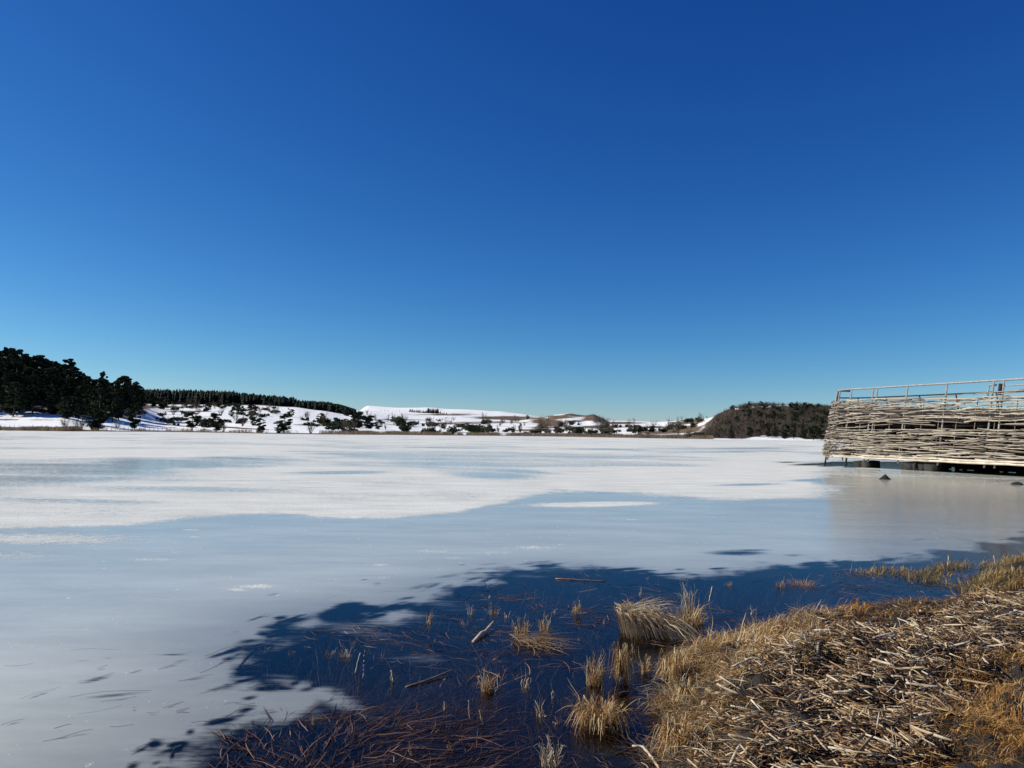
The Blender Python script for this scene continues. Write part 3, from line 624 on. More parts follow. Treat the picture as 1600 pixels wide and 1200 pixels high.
for px, top, base, w, kd, lb in [
 (212, 632, 671, 24, 'pine', 'slender pine on the snow below the left wood, thin trunk showing'),
 (186, 658, 671, 14, 'bare', 'small dark shrub left of the slender pine by the fence'),
 (228, 640, 648, 16, 'bare', 'brown bush on snow uphill of the slender pine'),
 (152, 640, 672, 36, 'pine', 'bushy pine at the lakeside corner of the left wood'),
 (128, 648, 672, 34, 'bare', 'grey leafless thicket at the foot of the left wood, farther from the slender pine'),
 (105, 650, 672, 26, 'bare', 'grey leafless bush at the left end of the lakeside thicket'),
 (152, 657, 672, 30, 'bare', 'grey leafless thicket at the foot of the left wood, next to the bushy pine'),
 (272, 638, 648, 18, 'bare', 'low brown bush on the snow field right of the left wood'),
 (256, 622, 640, 22, 'pine', 'pine at the edge of the snow field beneath the spruce ridge'),
 (240, 616, 636, 22, 'pine', 'last pine of the left wood beneath the spruce ridge'),
 (302, 645, 672, 44, 'pine', 'broad dark pine spreading over the shore snow, leftmost of the shore trees'),
 (322, 668, 674, 30, 'bare', 'low brush right of the broad shore pine'),
 (341, 647, 674, 27, 'pine', 'upright pine on the shore between the broad pine and the brown bush'),
 (351, 660, 675, 20, 'bare', 'brown shrub leaning on the upright shore pine'),
 (326, 630, 643, 24, 'pine', 'pine standing on the slope above the broad shore pine'),
 (346, 637, 650, 18, 'bare', 'grey bush on the slope above the upright shore pine'),
 (362, 641, 651, 18, 'pine', 'small pine on the slope below the middle of the spruce ridge'),
 (397, 633, 651, 28, 'pine', 'larger hillside pine below the middle of the spruce ridge'),
 (380, 653, 666, 28, 'bare', 'spreading brown shrub on the snow above the shore'),
 (397, 655, 665, 14, 'pine', 'little pine beside the spreading brown shrub'),
 (411, 654, 677, 22, 'pine', 'narrow pine on the shore left of the dense dark one'),
 (404, 668, 677, 22, 'bare', 'brown undergrowth at the foot of the narrow shore pine'),
 (446, 650, 677, 33, 'pine', 'dense dark pine reaching the ice edge, largest of the middle shore'),
 (438, 664, 678, 22, 'pine', 'low dark bough mass fronting the dense shore pine'),
 (487, 659, 677, 26, 'bare', 'brown leafless shrub on the shore right of the dense dark pine'),
 (455, 640, 652, 22, 'pine', 'hillside pine above the dense dark shore pine'),
 (425, 636, 646, 20, 'bare', 'grey bush beneath the spruce ridge end'),
 (478, 643, 652, 22, 'bare', 'pale leafless bush on the slope above the brown shore shrub'),
 (500, 646, 662, 20, 'pine', 'pine on the snow bench right of the pale bush'),
 (528, 653, 668, 22, 'pine', 'round dark pine on the snow bench, first of a cluster of three'),
 (541, 655, 668, 16, 'pine', 'smaller dark pine in the middle of the bench cluster'),
 (560, 644, 669, 24, 'pine', 'large dark pine at the right of the bench cluster'),
 (578, 650, 670, 22, 'pine', 'pine right behind the bench cluster over the reed belt'),
 (592, 656, 671, 18, 'pine', 'low pine at the right end of the dark bench group'),
 (604, 663, 671, 12, 'bare', 'small shrub ending the dark bench group'),
 (574, 638, 648, 8, 'bare', 'tiny shrub at the foot of the first white crest'),
 (628, 655, 670, 17, 'pine', 'dark pine beneath a leafless tree on the central slope'),
 (633, 646, 662, 18, 'btree', 'leafless tree above a dark pine on the central slope'),
 (607, 646, 660, 9, 'btree', 'thin leafless tree on the snow left of the central pine'),
 (587, 646, 658, 10, 'btree', 'thin leafless tree over the dark bench group'),
 (650, 657, 665, 20, 'bare', 'long low hedge piece right of the central pine'),
 (672, 658, 667, 24, 'bare', 'low hedge piece on the central slope between pine and dark row'),
 (694, 661, 670, 16, 'pine', 'first dark pine of the row above the reed belt'),
 (711, 662, 670, 14, 'pine', 'second dark pine of the row above the reed belt'),
 (733, 661, 671, 20, 'pine', 'third and widest dark pine of the row above the reed belt'),
 (751, 663, 672, 13, 'pine', 'fourth dark pine of the row above the reed belt'),
 (765, 665, 673, 11, 'pine', 'last dark pine of the row above the reed belt'),
 (780, 668, 675, 10, 'bare', 'small shrub right of the dark row above the reed belt'),
 (805, 662, 676, 8, 'btree', 'thin tree before a dark clump at the middle of the far shore'),
 (814, 662, 676, 8, 'pine', 'slim dark tree at the middle of the far shore'),
 (802, 667, 677, 10, 'pine', 'short dark tree left of the slim one at the middle of the far shore'),
 (825, 649, 655, 13, 'pine', 'dark tree clump alone on the crest of the white hill'),
 (852, 664, 676, 14, 'btree', 'leafless tree below the brown triangular patch'),
 (870, 668, 677, 14, 'btree', 'leafless tree right of the brown triangular patch foot'),
 (908, 667, 681, 11, 'spruce', 'pointed spruce at the left end of the brown thicket'),
 (921, 673, 683, 18, 'bare', 'brown thicket bush beside the pointed spruce'),
 (938, 673, 683.5, 18, 'bare', 'second brown thicket bush from the pointed spruce'),
 (955, 674, 684, 18, 'bare', 'third brown thicket bush from the pointed spruce'),
 (971, 676, 684.5, 16, 'bare', 'brown thicket bush farthest from the pointed spruce'),
 (890, 675, 681, 16, 'bare', 'low brown bush left of the pointed spruce'),
 (993, 672, 680, 8, 'btree', 'little leafless tree between two brown thickets'),
 (1014, 672, 682, 24, 'bare', 'wide brown bush on the snow right of the thicket'),
 (1060, 668, 684, 12, 'btree', 'leafless tree in front of the brown mound'),
 (1078, 668, 684, 12, 'btree', 'leafless tree right of the brown mound'),
 (1090, 674, 684, 10, 'bare', 'small shrub between the brown mound and the dark hill'),
 (1080, 655, 666, 14, 'bare', 'dark bush on the snow slope beside the brown hill'),
 (1060, 657, 661, 8, 'bare', 'round bush on the skyline left of two small bare trees'),
 (1099, 648.5, 656, 5, 'btree', 'left one of two small bare trees on the snowy saddle'),
 (1105.5, 649, 656, 6, 'btree', 'right one of two small bare trees on the snowy saddle'),
 (1143, 664, 686, 23, 'spruce', 'wide dark conifer on the shore at the foot of the brown hill'),
 (1160, 675, 686, 8, 'bare', 'small dark bush right of the wide shore conifer'),
 (1172, 668, 682, 14, 'pine', 'dark pine above the snow strip at the foot of the brown hill'),
 (1186, 671, 682, 10, 'pine', 'smaller pine above the snow strip'),
 (1201, 668, 684, 13, 'pine', 'dark pine over the bright gap of the snow strip'),
 (1211, 661, 684, 12, 'spruce', 'pointed conifer left of the dense lakeside group'),
 (1225, 664, 686, 20, 'pine', 'rounded dark tree in the dense lakeside group'),
 (1240, 665, 686, 14, 'pine', 'dark tree between the rounded one and the tall conifer'),
 (1255, 655, 686, 14, 'spruce', 'tallest narrow conifer at the foot of the brown hill'),
 (1271, 665, 688, 22, 'pine', 'spreading dark tree beside the wicker wall'),
 (1284, 664, 688, 16, 'pine', 'dark tree half hidden by the wicker wall'),
 (1144, 633.5, 641, 9, 'pine', 'small pine on the left shoulder of the brown hill crest'),
 (1172, 627, 635, 7, 'pine', 'first lone pine on the brown hill crest'),
 (1190, 627, 635, 8, 'pine', 'second lone pine on the brown hill crest'),
 (1224, 630, 636, 10, 'pine', 'low tree on the crest right of the summit snow'),
 (1237, 629, 637, 14, 'pine', 'middle tree of the crest group on the brown hill'),
 (1246, 626.5, 638, 9, 'spruce', 'tallest tree of the crest group on the brown hill'),
 (1259, 629, 642, 13, 'pine', 'right hand tree of the crest group on the brown hill'),
 (1278, 631, 638, 13, 'pine', 'low flat tree on the crest near the wicker wall'),
 (1194, 633, 641, 8, 'pine', 'dark tree just below the summit snow patch'),
 (1172, 645, 653, 12, 'pine', 'dark bush halfway up the brown hill under the first lone pine'),
 (1189, 642, 653, 15, 'pine', 'dark tree halfway up the brown hill under the summit snow'),
 (1206, 642, 655, 15, 'pine', 'widest dark tree halfway up the brown hill'),
 (1153, 650, 660, 10, 'pine', 'dark tree on the left flank of the brown hill'),
 (1140, 650, 662, 10, 'bare', 'dark shrub on the left flank of the brown hill'),
 (1227, 653, 659, 9, 'pine', 'small dark tree alone on the right face of the brown hill'),
 ]:
    tree_px(kd, px, top, base, w, lb)
# row of spruces on the far white crest
for k, px in enumerate(np.concatenate([np.linspace(640, 668, 16), np.linspace(667, 686, 16), [689, 692, 695, 698]])):
    o = tree_px('spruce', px + random.uniform(-1, 1), (640.5 if px < 667 else 640.5 if px < 687 else 644) + random.uniform(-1.2, 1.0), 645 + (px > 667) * 3, 6, 'dark spruce in the row under the far white crest', 'spruces in a row under the far white crest', D=2300)
for px in (596, 602, 607, 620, 625): tree_px('spruce', px, 640, 642, 5, 'tiny dark tree dotted under the first white crest', 'tiny trees dotted under the first white crest', D=2300)
# scattered bushes on the snow slopes
gs = 'bushes scattered over the snowy slopes'; ls = 'small dark bush scattered on the snowy slope beyond the ice'
def bush(u, D, s, label, group, kind=0):
    P = stand(u, D); o = link('bush', (BUSH[random.randrange(3)] if kind == 0 else BARES[random.randrange(3)][1]), None, None, (P[0], P[1], P[2] - .1), random.uniform(0, 6), s)
    return tag(o, label, 'shrub', group)
made = 0
while made < 290:
    u = random.uniform(250, 1095); D = random.uniform(float(shore(u)) + 35, 1400 if u > 560 else 860) ** 1.0
    if vnoise(u / 30, D / 90) < .42: continue
    kd = random.random() < .35; zz = stand(u, D)[2]
    bush(u, D, random.uniform(.5, 1.5) * (1 + D / 1300) * (1.45 if u > 500 else 1), ('leafless brown bush on the snow, ' if kd else 'small dark bush on the snow, ') + where(u, horizon(u) - (zz - CAM_Z) / D * FPX, SM), gs, kd); made += 1
gr = 'dark evergreens scattered over the brown hill'; lr = 'small dark evergreen scattered on the face of the brown hill'
for k in range(85):
    u = random.uniform(1125, 1330); D = random.uniform(380, 600)
    zz = stand(u, D)[2]; bush(u, D, random.uniform(.6, 1.9), 'small evergreen on the brown hill, ' + where(u, horizon(u) - (zz - CAM_Z) / D * FPX, RM), gr)

# --- far spruce plantation on the ridge: one mass
r = np.random.default_rng(5); parts = []
cs_, hs_ = [], []
for k in range(1150):
    u = r.uniform(170, 520); D = r.uniform(900, 1010) + (u > 463) * 20
    topy = np.interp(u, [180, 240, 300, 360, 400, 440, 462, 464, 500, 550], [607, 608.5, 610, 612, 616.5, 621, 622.5, 626, 628, 632])
    P = stand(u, D); h = CAM_Z + (horizon(u) - topy) * D / FPX - P[2] + r.normal() * 1.1
    cs_.append(P); hs_.append(np.clip(h, 4, 22) * (1 if r.random() < .8 else .9))
for k in range(330):
    u = r.uniform(463, 556); D = r.uniform(870, 1100)
    topy = np.interp(u, [460, 500, 530, 556], [626.5, 628.5, 631, 639]); P = stand(u, D)
    cs_.append(P); hs_.append(np.clip(CAM_Z + (horizon(u) - topy) * D / FPX - P[2], 3, 12))
cs_ = np.array(cs_); hs_ = np.array(hs_); n_ = len(cs_)
Vp, Fp = [], []; off = 0
for lev in range(5):       # five ragged skirts per tree
    f0 = .08 + .19 * lev; rr = 3.3 * (1 - f0) ** .62
    a = r.random((n_, 1)) * 6.28 + np.arange(7)[None] * 6.283 / 7; rad_ = rr * r.uniform(.6, 1.25, (n_, 7))
    ring = np.stack([np.cos(a) * rad_, np.sin(a) * rad_, np.broadcast_to((hs_ * f0)[:, None], a.shape) + r.normal(size=a.shape) * .3], -1)
    tip = np.zeros((n_, 1, 3)); tip[:, 0, 2] = hs_ * (f0 + .30 if lev < 4 else 1.0)
    V = (np.concatenate([ring, tip], 1) + cs_[:, None]).reshape(-1, 3); b = off + np.arange(n_)[:, None] * 8
    i7 = np.arange(7)[None]; Fp.append(np.stack([b + i7, b + (i7 + 1) % 7, np.broadcast_to(b + 7, (n_, 7))], -1).reshape(-1, 3)); Vp.append(V); off += len(V)
o = link('spruce_forest', mesh_np('spruce_forest', np.concatenate(Vp), [np.concatenate(Fp)]), spruce_leaf)
tag(o, 'dark far spruce plantation along the ridge left of centre', 'forest', None, 'stuff')

# --- leafless brushwood over the right hill: one mass
k_ = 7500; u = r.uniform(1095, 1700, k_); D = r.uniform(345, 640, k_)
keep = (u - 1100) > np.abs(D - 400) * .08; u = u[keep]; D = D[keep]; k_ = len(u)
x = (u - 800) / FPX * D; z = far_z(u, D); pyb = horizon(u) - (z - CAM_Z) / D * FPX
hole = blobs(u, pyb, [(1200,635.5,16,1.6,0,1.3),(1152,639,6,1.6,0,1.2),(1225,634,16,1.4,0,1.2),(1240,640,12,1,0,.8)]) + (D < shore(u) + 40) * 1.0
ok = hole < .5; x, D, z = x[ok], D[ok], z[ok]; k_ = len(x)
nt_ = 9; b0 = np.repeat(np.stack([x, D, z - .2], 1), nt_, 0); m_ = len(b0)
dr = norm(r.normal(size=(m_, 3)) * np.array([.6, .6, .3]) + np.array([0, 0, 1.0])); L = r.uniform(1.0, 3.4, (m_, 1))
b0 = b0 + r.normal(size=(m_, 3)) * np.array([.8, .8, 0]); Pm = np.stack([b0, b0 + dr * L * .6, b0 + dr * L + r.normal(size=(m_, 3)) * .2], 1)
V, Fq = ribbons(Pm, np.array([[.08, .17, .03]]) * np.ones((m_, 1)), norm(np.cross(dr, r.normal(size=(m_, 3)))))
o = link('brushwood', mesh_np('brushwood', V, [Fq]), mat_leaf('brushwood', (.065, .05, .036), (.14, .105, .078), .0))
tag(o, 'leafless brown brushwood covering the hill behind the wicker wall', 'brushwood', None, 'stuff')

# --- reed belt along the far shore
k_ = 30000; u = np.concatenate([r.uniform(500, 1115, k_), r.uniform(-60, 130, 7000), r.uniform(130, 480, 2500)]); D = shore(u) + r.uniform(-3, 17, len(u)) * np.where(u < 480, .5, 1)
thin = (vnoise(u / 14, D / 9) > np.where(u < 480, .5, .3)) & ((u < 480) | (r.random(len(u)) < (u - 490) / 90)) & (D - shore(u) < 5 + 13 * vnoise(u / 22, 0 * u)); u, D = u[thin], D[thin]
x = (u - 800) / FPX * D; z = np.maximum(far_z(u, D), -.05); m_ = len(u); h = r.uniform(.8, 1.7, m_)
b0 = np.stack([x, D, z], 1); Pm = np.stack([b0, b0 + np.stack([r.normal(size=m_) * .25, r.normal(size=m_) * .25, h], 1)], 1)
V, Fq = ribbons(Pm, np.array([[.10, .06]]) * np.ones((m_, 1)), norm(np.stack([np.ones(m_), r.normal(size=m_) * .5, 0 * h], 1)))
pal = np.array([(.34, .25, .15), (.26, .18, .10), (.42, .32, .20)]); cc = pal[r.integers(0, 3, m_)] * r.uniform(.7, 1.1, (m_, 1))
o = link('reed_belt', mesh_np('reed_belt', V, [Fq], col=np.repeat(cc, 4, 0)), mat_plant('far_reed', .8, .15))
tag(o, 'brown belt of dry reeds along the far edge of the ice', 'reeds', None, 'stuff')

# --- far pasture fence
fence_wood = mat_flat('fence_wood', (.10, .08, .06), (.22, .18, .14), 5, .9)
def fence(label, u0, u1, step, dD):
    us_ = np.arange(u0, u1, step); P0 = stand(us_[0], float(shore(us_[0])) + dD)
    e = bpy.data.objects.new('pasture_fence', None); COL.objects.link(e); e.location = P0
    tag(e, label, 'fence', 'pasture fences along the far shore')
    pm = mesh_np('post', *[merge([limb((0, 0, -.4), (.02, 0, 1.75), .10, .08, .02, 3, 3)])[i] for i in (0, 1)]); pm.materials.append(fence_wood)
    prev = None
    for a in us_:
        P = stand(a, float(shore(a)) + dD) - P0 
        o = link('post', pm, None, e, P, random.uniform(0, 3), (1, 1, random.uniform(.85, 1.1)))
        if prev is not None:
            ps = []
            for hz in (.6, 1.2): ps.append(tubes(np.array([[prev + (0, 0, hz), P + (0, 0, hz)]]), np.full((1, 2), .012), 3) + (None,))
            mg = merge(ps); link('wire', mesh_np('wire', mg[0], mg[1]), fence_wood, e)
        prev = P
fence('post and wire fence along the shore below the left wood', -40, 95, 7.2, 9)
fence('post and wire fence on the snow right of the bushy lakeside pine', 163, 305, 6.6, 8)

# --- vapour trail
m, nt, out = newmat('vapour'); n = N(nt)
setl(nt, n('MixShader', {0: .35, 1: n('BsdfTransparent'), 2: n('BsdfDiffuse', {'Color': (.8, .82, .85, 1)})}).outputs[0], out.inputs[0])
P = [at(167.6 + .5 * math.sin(t * 3), 526 + 8 * t, 9000) for t in np.linspace(0, 1, 5)]
V, Fq = tubes(np.array([P]), np.array([[1, 4, 5, 4, 1.]]), 6, up=(1, 0, 0))
tag(link('vapour_trail', mesh_np('vapour_trail', V, Fq), m), 'faint short white vapour trail in the blue sky above the left wood', 'vapour trail')
# ============================================================ WICKER-CLAD LOOKOUT OVER THE ICE
def dense(P, step=.1):
    P = np.asarray(P, float); S = np.concatenate([[0], np.cumsum(np.linalg.norm(np.diff(P, axis=0), axis=1))])
    s = np.arange(0, S[-1], step); Q = np.stack([np.interp(s, S, P[:, k]) for k in range(2)], 1)
    for _ in range(6): Q[1:-1] = (Q[:-2] + Q[1:-1] * 2 + Q[2:]) / 4
    return s, Q
FS, FQ = dense(FOOT)
FT = norm(np.gradient(FQ, axis=0)); FN = np.stack([-FT[:, 1], FT[:, 0]], 1)      # outward normal (left of travel)
if FN[10, 0] > 0: FN = -FN
def wall(s, z, off=0.0):
    """point on the flared wall at arc length s, height z, off metres outward"""
    i = np.interp(s, FS, np.arange(len(FS))); i0 = np.clip(i.astype(int) if hasattr(i, 'astype') else int(i), 0, len(FS) - 2); t = i - i0
    P = FQ[i0] * (1 - t)[..., None] + FQ[i0 + 1] * t[..., None]; Nn = norm(FN[i0] * (1 - t)[..., None] + FN[i0 + 1] * t[..., None])
    o = off - .20 * z
    return np.concatenate([P + Nn * np.asarray(o)[..., None], np.broadcast_to(np.asarray(z, float), P.shape[:-1])[..., None]], -1)
SE = float(np.interp(1, [0, 1], [0, 0]))
def s_of(i): return float(np.sum(np.linalg.norm(np.diff(FOOT[:i + 1], axis=0), axis=1)))
s_corner = s_of(2); s_left = s_of(3); s_round = s_of(6); s_max = s_of(9)
def s_px(px, z):
    """arc length on the visible side where the wall at height z meets this bearing"""
    s = np.linspace(0, s_of(4), 400); P = wall(s, np.full(400, z)); u, _ = proj(P[:, 0], P[:, 1], P[:, 2]); k = np.argmin(abs(u - px)); return float(s[k])
def mat_wood(name, a, b, mid):
    m, nt, out = newmat(name); n = N(nt)
    oi = n('ObjectInfo').outputs['Random']; pos = n('TexCoord').outputs['Object']
    v = n('VectorMath', {0: pos, 1: oi}, operation='ADD').outputs[0]
    at_ = n('Attribute', attribute_name='tone').outputs['Fac']
    t = n.math('FRACT', n.math('ADD', n.math('MULTIPLY', oi, 3.7), at_))
    c = n.mix(n.mr(t, 0, .7), a, b); c = n.mix(n.mr(t, .75, 1.0), c, mid)
    c = n.mix(n.mr(n.noise(v, 3.2, 5), .48, .72, 0, .65), c, (.12, .095, .075))
    p = n('BsdfPrincipled', {'Base Color': c, 'Roughness': .75, 'Specular IOR Level': .25, 'Normal': n('Bump', {'Height': n.noise(n.map(v, scale=(1, 1, 5)), 14, 4), 'Strength': .5, 'Distance': .02})})
    setl(nt, p.outputs[0], out.inputs[0]); return m
rodm = mat_wood('peeled_rod', (.20, .165, .13), (.46, .395, .315), (.08, .06, .045))
polem = mat_flat('peeled_pole', (.46, .39, .29), (.64, .57, .46), 2.5, .7, stretch=(1, 1, 1))
steel = mat_flat('grey_rail', (.22, .225, .225), (.33, .33, .32), 6, .45, 0.0, .05)
postm = mat_flat('grey_post', (.20, .19, .17), (.33, .31, .28), 4, .7, 0.0, .1)
stakem = mat_flat('stake_wood', (.12, .09, .07), (.26, .21, .16), 4, .8)
darkm = mat_flat('dark_timber', (.015, .012, .010), (.045, .034, .026), 2, .9)
stonem = mat_flat('basalt_block', (.018, .017, .016), (.05, .047, .044), 3, .9, bump=.8, bdist=.05)
LK = bpy.data.objects.new('lookout', None); COL.objects.link(LK); LK.location = (21.5, 38, 0)
tag(LK, 'raised lookout with woven branch walls and grey handrail above the ice', 'lookout')
L0 = np.array([21.5, 38, 0.0])
def part(name, V, F, mat, attrs=None): return link(name, mesh_np(name, V - L0, F if isinstance(F, list) else [F], attrs=attrs), mat, LK)
r = np.random.default_rng(11); rods = []
rows = [(z, 0) for z in np.arange(.60, 2.04, .105)] + [(z, 1) for z in np.arange(2.42, 3.58, .105)]
s_end = s_round + 1.0
for ri, (z0, band) in enumerate(rows):
    for lay in (0, 1):
        s = -r.uniform(0, 2.5); skip = .04 if lay == 0 else .26
        while s < s_end:
            tight = s > s_corner - .6
            L = r.uniform(1.6, 2.8) if tight else r.uniform(2.2, 4.4)
            if r.random() < (skip + .04 * band): s += L * .8; continue
            K = max(7, int(L / .3)); ss = np.clip(s + np.linspace(0, L, K), 0.02, s_end)
            # woven in and out of stakes, dipping and rising a little
            ph = (ri + lay) * np.pi
            off = .05 + .085 * np.cos(np.pi * ss / .95 + ph) + r.normal() * .025
            zz = z0 + lay * .04 + r.normal() * .02 + r.normal() * .045 * np.linspace(-1, 1, K) + .022 * np.cos(np.pi * ss / .95 * .5 + r.random() * 6) + r.normal(size=K) * .008
            if band == 1 and ri > 24: zz = zz + .22 * smooth(s_corner, 6, ss) * (z0 - 2.9)
            r0 = r.uniform(.022, .042) * (1.0 if not tight else .85); rr = np.linspace(r0, r0 * r.uniform(.4, .8), K)
            if r.random() < .5: rr = rr[::-1]
            rr = rr * (1 + r.normal(size=K) * .07)
            P = wall(ss, zz, off)
            if r.random() < .35:   # a loose end springs outward
                e = P[-1] - P[-2]; P[-1] = P[-1] + norm(e) * .05 + np.append(FN[int(np.interp(ss[-1], FS, np.arange(len(FS))))] * r.uniform(.02, .12), r.normal() * .04)
            rods.append((P, rr, band)); s += L * r.uniform(.86, 1.12)
for k in range(11):     # odd rods across the open gap between the two bands
    s0 = r.uniform(0, s_end - 2.5); K = 9; ss = s0 + np.linspace(0, r.uniform(1.2, 3.2), K); ss = np.clip(ss, .02, s_end)
    rods.append((wall(ss, r.uniform(2.1, 2.4) + r.normal() * .05 * np.linspace(-1, 1, K), .03 + .07 * np.cos(np.pi * ss / .95)), np.linspace(.028, .016, K), 0))
# bundles where rods start behind a post, tangles
for k in range(70):
    sx_ = r.choice([s_corner - .1, s_px(1545, 2), s_corner - .1, r.uniform(3, s_end)]) + r.normal() * .4; z0 = r.choice([r.uniform(.6, 2.05), r.uniform(2.5, 3.6)])
    K = 7; ss = np.clip(sx_ + np.linspace(-.6, .6, K) * r.uniform(.6, 1.3), .02, s_end); sl = r.normal() * .11
    rods.append((wall(ss, z0 + sl * np.linspace(-1, 1, K) + r.normal(size=K) * .01, .05 + .07 * np.cos(np.linspace(0, 4, K) + r.random() * 6)), np.linspace(.024, .012, K), 0))
# nearest-looking first: rank by size in view
def view_size(P): u, v = proj(P[:, 0], P[:, 1], P[:, 2]); vis = (u > 1200) & (u < 1610); return (np.ptp(u[vis]) if vis.sum() > 1 else 0)
rods.sort(key=lambda q: -view_size(q[0]) * q[1].mean())
for P, rr, b in rods[:290]:
    V, Fq = tubes(P[None], rr[None], 6); part('wicker_rod', V, Fq, rodm, {'tone': np.full(len(V), r.random())})
rest = []; tn = []
for P, rr, b in rods[290:]:
    V, Fq = tubes(P[None], rr[None], 5); rest.append((V, Fq, None)); tn.append(np.full(len(V), r.random()))
mg = merge(rest); o = part('wicker_rods', mg[0], mg[1], rodm, {'tone': np.concatenate(tn)}); o['kind'] = 'stuff'
# stakes behind the weave
st = []
for s in np.arange(.4, s_end, .95):
    for (za, zb) in ((.45, 2.5), (2.4, 3.5)):
        z = np.linspace(za, zb, 3); st.append((*tubes(wall(np.full(3, s), z, np.full(3, -.03))[None], np.full((1, 3), .022), 6), None))
for V, Fq, _ in st: part('stake', V, Fq, stakem)
# posts that carry the handrail
for px in (1311, 1330, 1363, 1370, 1417, 1478, 1552, 1567, 1640, 1700):
    s = np.full(4, s_px(px, 4.2)); z = np.array([.3, 1.6, 3.0, 4.22]); V, Fq = tubes(wall(s, z, np.full(4, -.06))[None], np.full((1, 4), .062), 4, flat=.55)
    part('rail_post', V, Fq, postm)
for s in np.concatenate([np.arange(s_round + .8, s_max, 2.1), [s_left + .9, s_left + 1.9]]):
    z = np.array([2.5, 3.3, 3.88 if s > s_round else 4.2]); V, Fq = tubes(wall(np.full(3, s), z, np.full(3, -.06))[None], np.full((1, 3), .045), 4); part('rail_post', V, Fq, darkm if s > s_round else postm)
ss = np.arange(.05, s_round + .4, .3); V, Fq = tubes(wall(ss, np.full(len(ss), 4.26), np.full(len(ss), -.06))[None], np.full((1, len(ss)), .05), 8); part('handrail', V, Fq, steel)
ss = np.arange(s_left + 1.8, s_max - .1, .3); V, Fq = tubes(wall(ss, np.full(len(ss), 3.86), np.full(len(ss), -.1))[None], np.full((1, len(ss)), .035), 6); part('back_rail', V, Fq, darkm)
s1 = s_px(1567, 4); ss = np.linspace(.05, s1, 12); V, Fq = tubes(wall(ss, np.full(12, 4.0), np.full(12, -.1))[None], np.full((1, 12), .032), 6); part('mid_rail', V, Fq, steel)
# bent grab bar and small box by the double post
s2 = s_px(1540, 4); s3 = s_px(1552, 4)
q = wall(np.array([s2, s2, s2, s2 * .9 + s3 * .1, s3]), np.array([3.3, 3.8, 4.0, 4.06, 4.06]), np.full(5, -.2)); V, Fq = tubes(q[None], np.full((1, 5), .035), 6); part('grab_bar', V, Fq, steel)
q = wall(np.array([s_px(1558, 4)] * 2), np.array([3.6, 4.1]), np.full(2, -.25)); V, Fq = tubes(q[None], np.full((1, 2), .09), 6); part('latch_box', V, Fq, darkm)
# peeled poles along the foot of the wall
for (z, rr_, a, b, o_) in ((.50, .062, 0.05, s_px(1440, .5), .12), (.60, .06, 0.05, s_px(1470, .5), .10), (.51, .055, s_px(1455, .5), s_corner + .05, .13), (.62, .05, s_px(1480, .5), s_corner + .1, .1), (.50, .04, s_corner, s_left + 1.2, .08), (.57, .035, s_corner - .1, s_left + .7, .1)):
    ss = np.linspace(a, b, 14); V, Fq = tubes(wall(ss, z + .01 * np.sin(ss * 2), np.full(14, o_))[None], np.linspace(rr_, rr_ * .85, 14)[None], 8); part('foot_pole', V, Fq, polem)
# deck: dark beams added so the openings look shaded, then planks
mid = lambda s, z, off: wall(np.atleast_1d(s), np.atleast_1d(float(z)), np.atleast_1d(float(off)))[0]
ss = np.arange(.05, s_round + 2, .4)
for (z, off, h_) in ((2.25, -.55, .15), (.74, -.4, .14)):
    A_ = wall(ss, np.full(len(ss), z), np.full(len(ss), off)); V, Fq = tubes(A_[None], np.full((1, len(ss)), h_), 4, flat=1.0); part('shade_beam', V, Fq, darkm)
# plank deck at two levels
def across(s):       # the matching point on the back side
    t = s_max - (s / (s_round - 1.0)) * (s_max - s_round + .6); return t
s = .15
while s < s_round - 1.6:
    for z in (2.40, .86):
        a = mid(s, z, -.16); b = mid(across(s), z, -.16); c = (a + b) / 2; d = b - a; L = np.linalg.norm(d); ax = np.array([d / L, np.cross([0, 0, 1.], d / L), [0, 0, 1.]])
        V, Fq, _ = box(*c, L, .235, .05, ax); part('deck_plank', V, Fq, darkm)
    s += .25
# boards added on the far side to keep slits and water underneath dark
s = s_round + .3
while s < s_max - .2:
    low = .7 if proj(*mid(s, .7, -.2))[0] < 1440 else r.choice([-.05, -.05, .02, .12]); a = mid(s, low, -.2); b = mid(s, 2.3, -.2); V, Fq = tubes(np.array([[a, b]]), np.full((1, 2), .14), 4, flat=.25); part('dark_backing', V, Fq, darkm); s += .21
# basalt footings and steel legs
for px0, px1, z1 in ((1333, 1354, .30), (1406, 1459, .36), (1660, 1720, .4)):
    a = s_px(px0, .1); b = s_px(px1, .1); A_ = mid(a, .1, -.25); B_ = mid(b, .1, -.25); d = B_ - A_; L = np.linalg.norm(d); nblk = max(2, int(L / .55)); dd = d / L
    for q in range(nblk):
        c = A_ + d * (q + .5) / nblk; nn = np.append(-FN[60], 0)
        V, Fq, _ = box(c[0] + nn[0] * .3, c[1] + nn[1] * .3, z1 / 2 - .1, L / nblk - .02, .9, z1 + .3, np.array([dd, np.cross([0, 0, 1.], dd), [0, 0, 1.]]))
        V = V + np.random.default_rng(q).normal(size=V.shape) * .025; part('footing_block', V, Fq, stonem)
for px in (1290, 1322, 1430):
    V, Fq = tubes(np.array([[mid(s_px(px, .3), -.3, -.0), mid(s_px(px, .3), .6, -.0)]]), np.full((1, 2), .05), 6); part('support_leg', V, Fq, darkm)
# splayed twig ends at the left end, beside the ice
for k in range(44):
    s = s_left + r.normal() * .35; z = r.uniform(.5, 2.9); a = mid(s, z, .05); d = norm(np.array([-1, -.15 + r.normal() * .3, r.normal() * .25])); Lk = r.uniform(.12, .5)
    V, Fq = tubes(np.array([[a, a + d * Lk * .5, a + d * Lk]]), np.array([[.024, .018, .01]]), 5); part('twig_end', V, Fq, rodm, {'tone': np.full(len(V), r.random())})

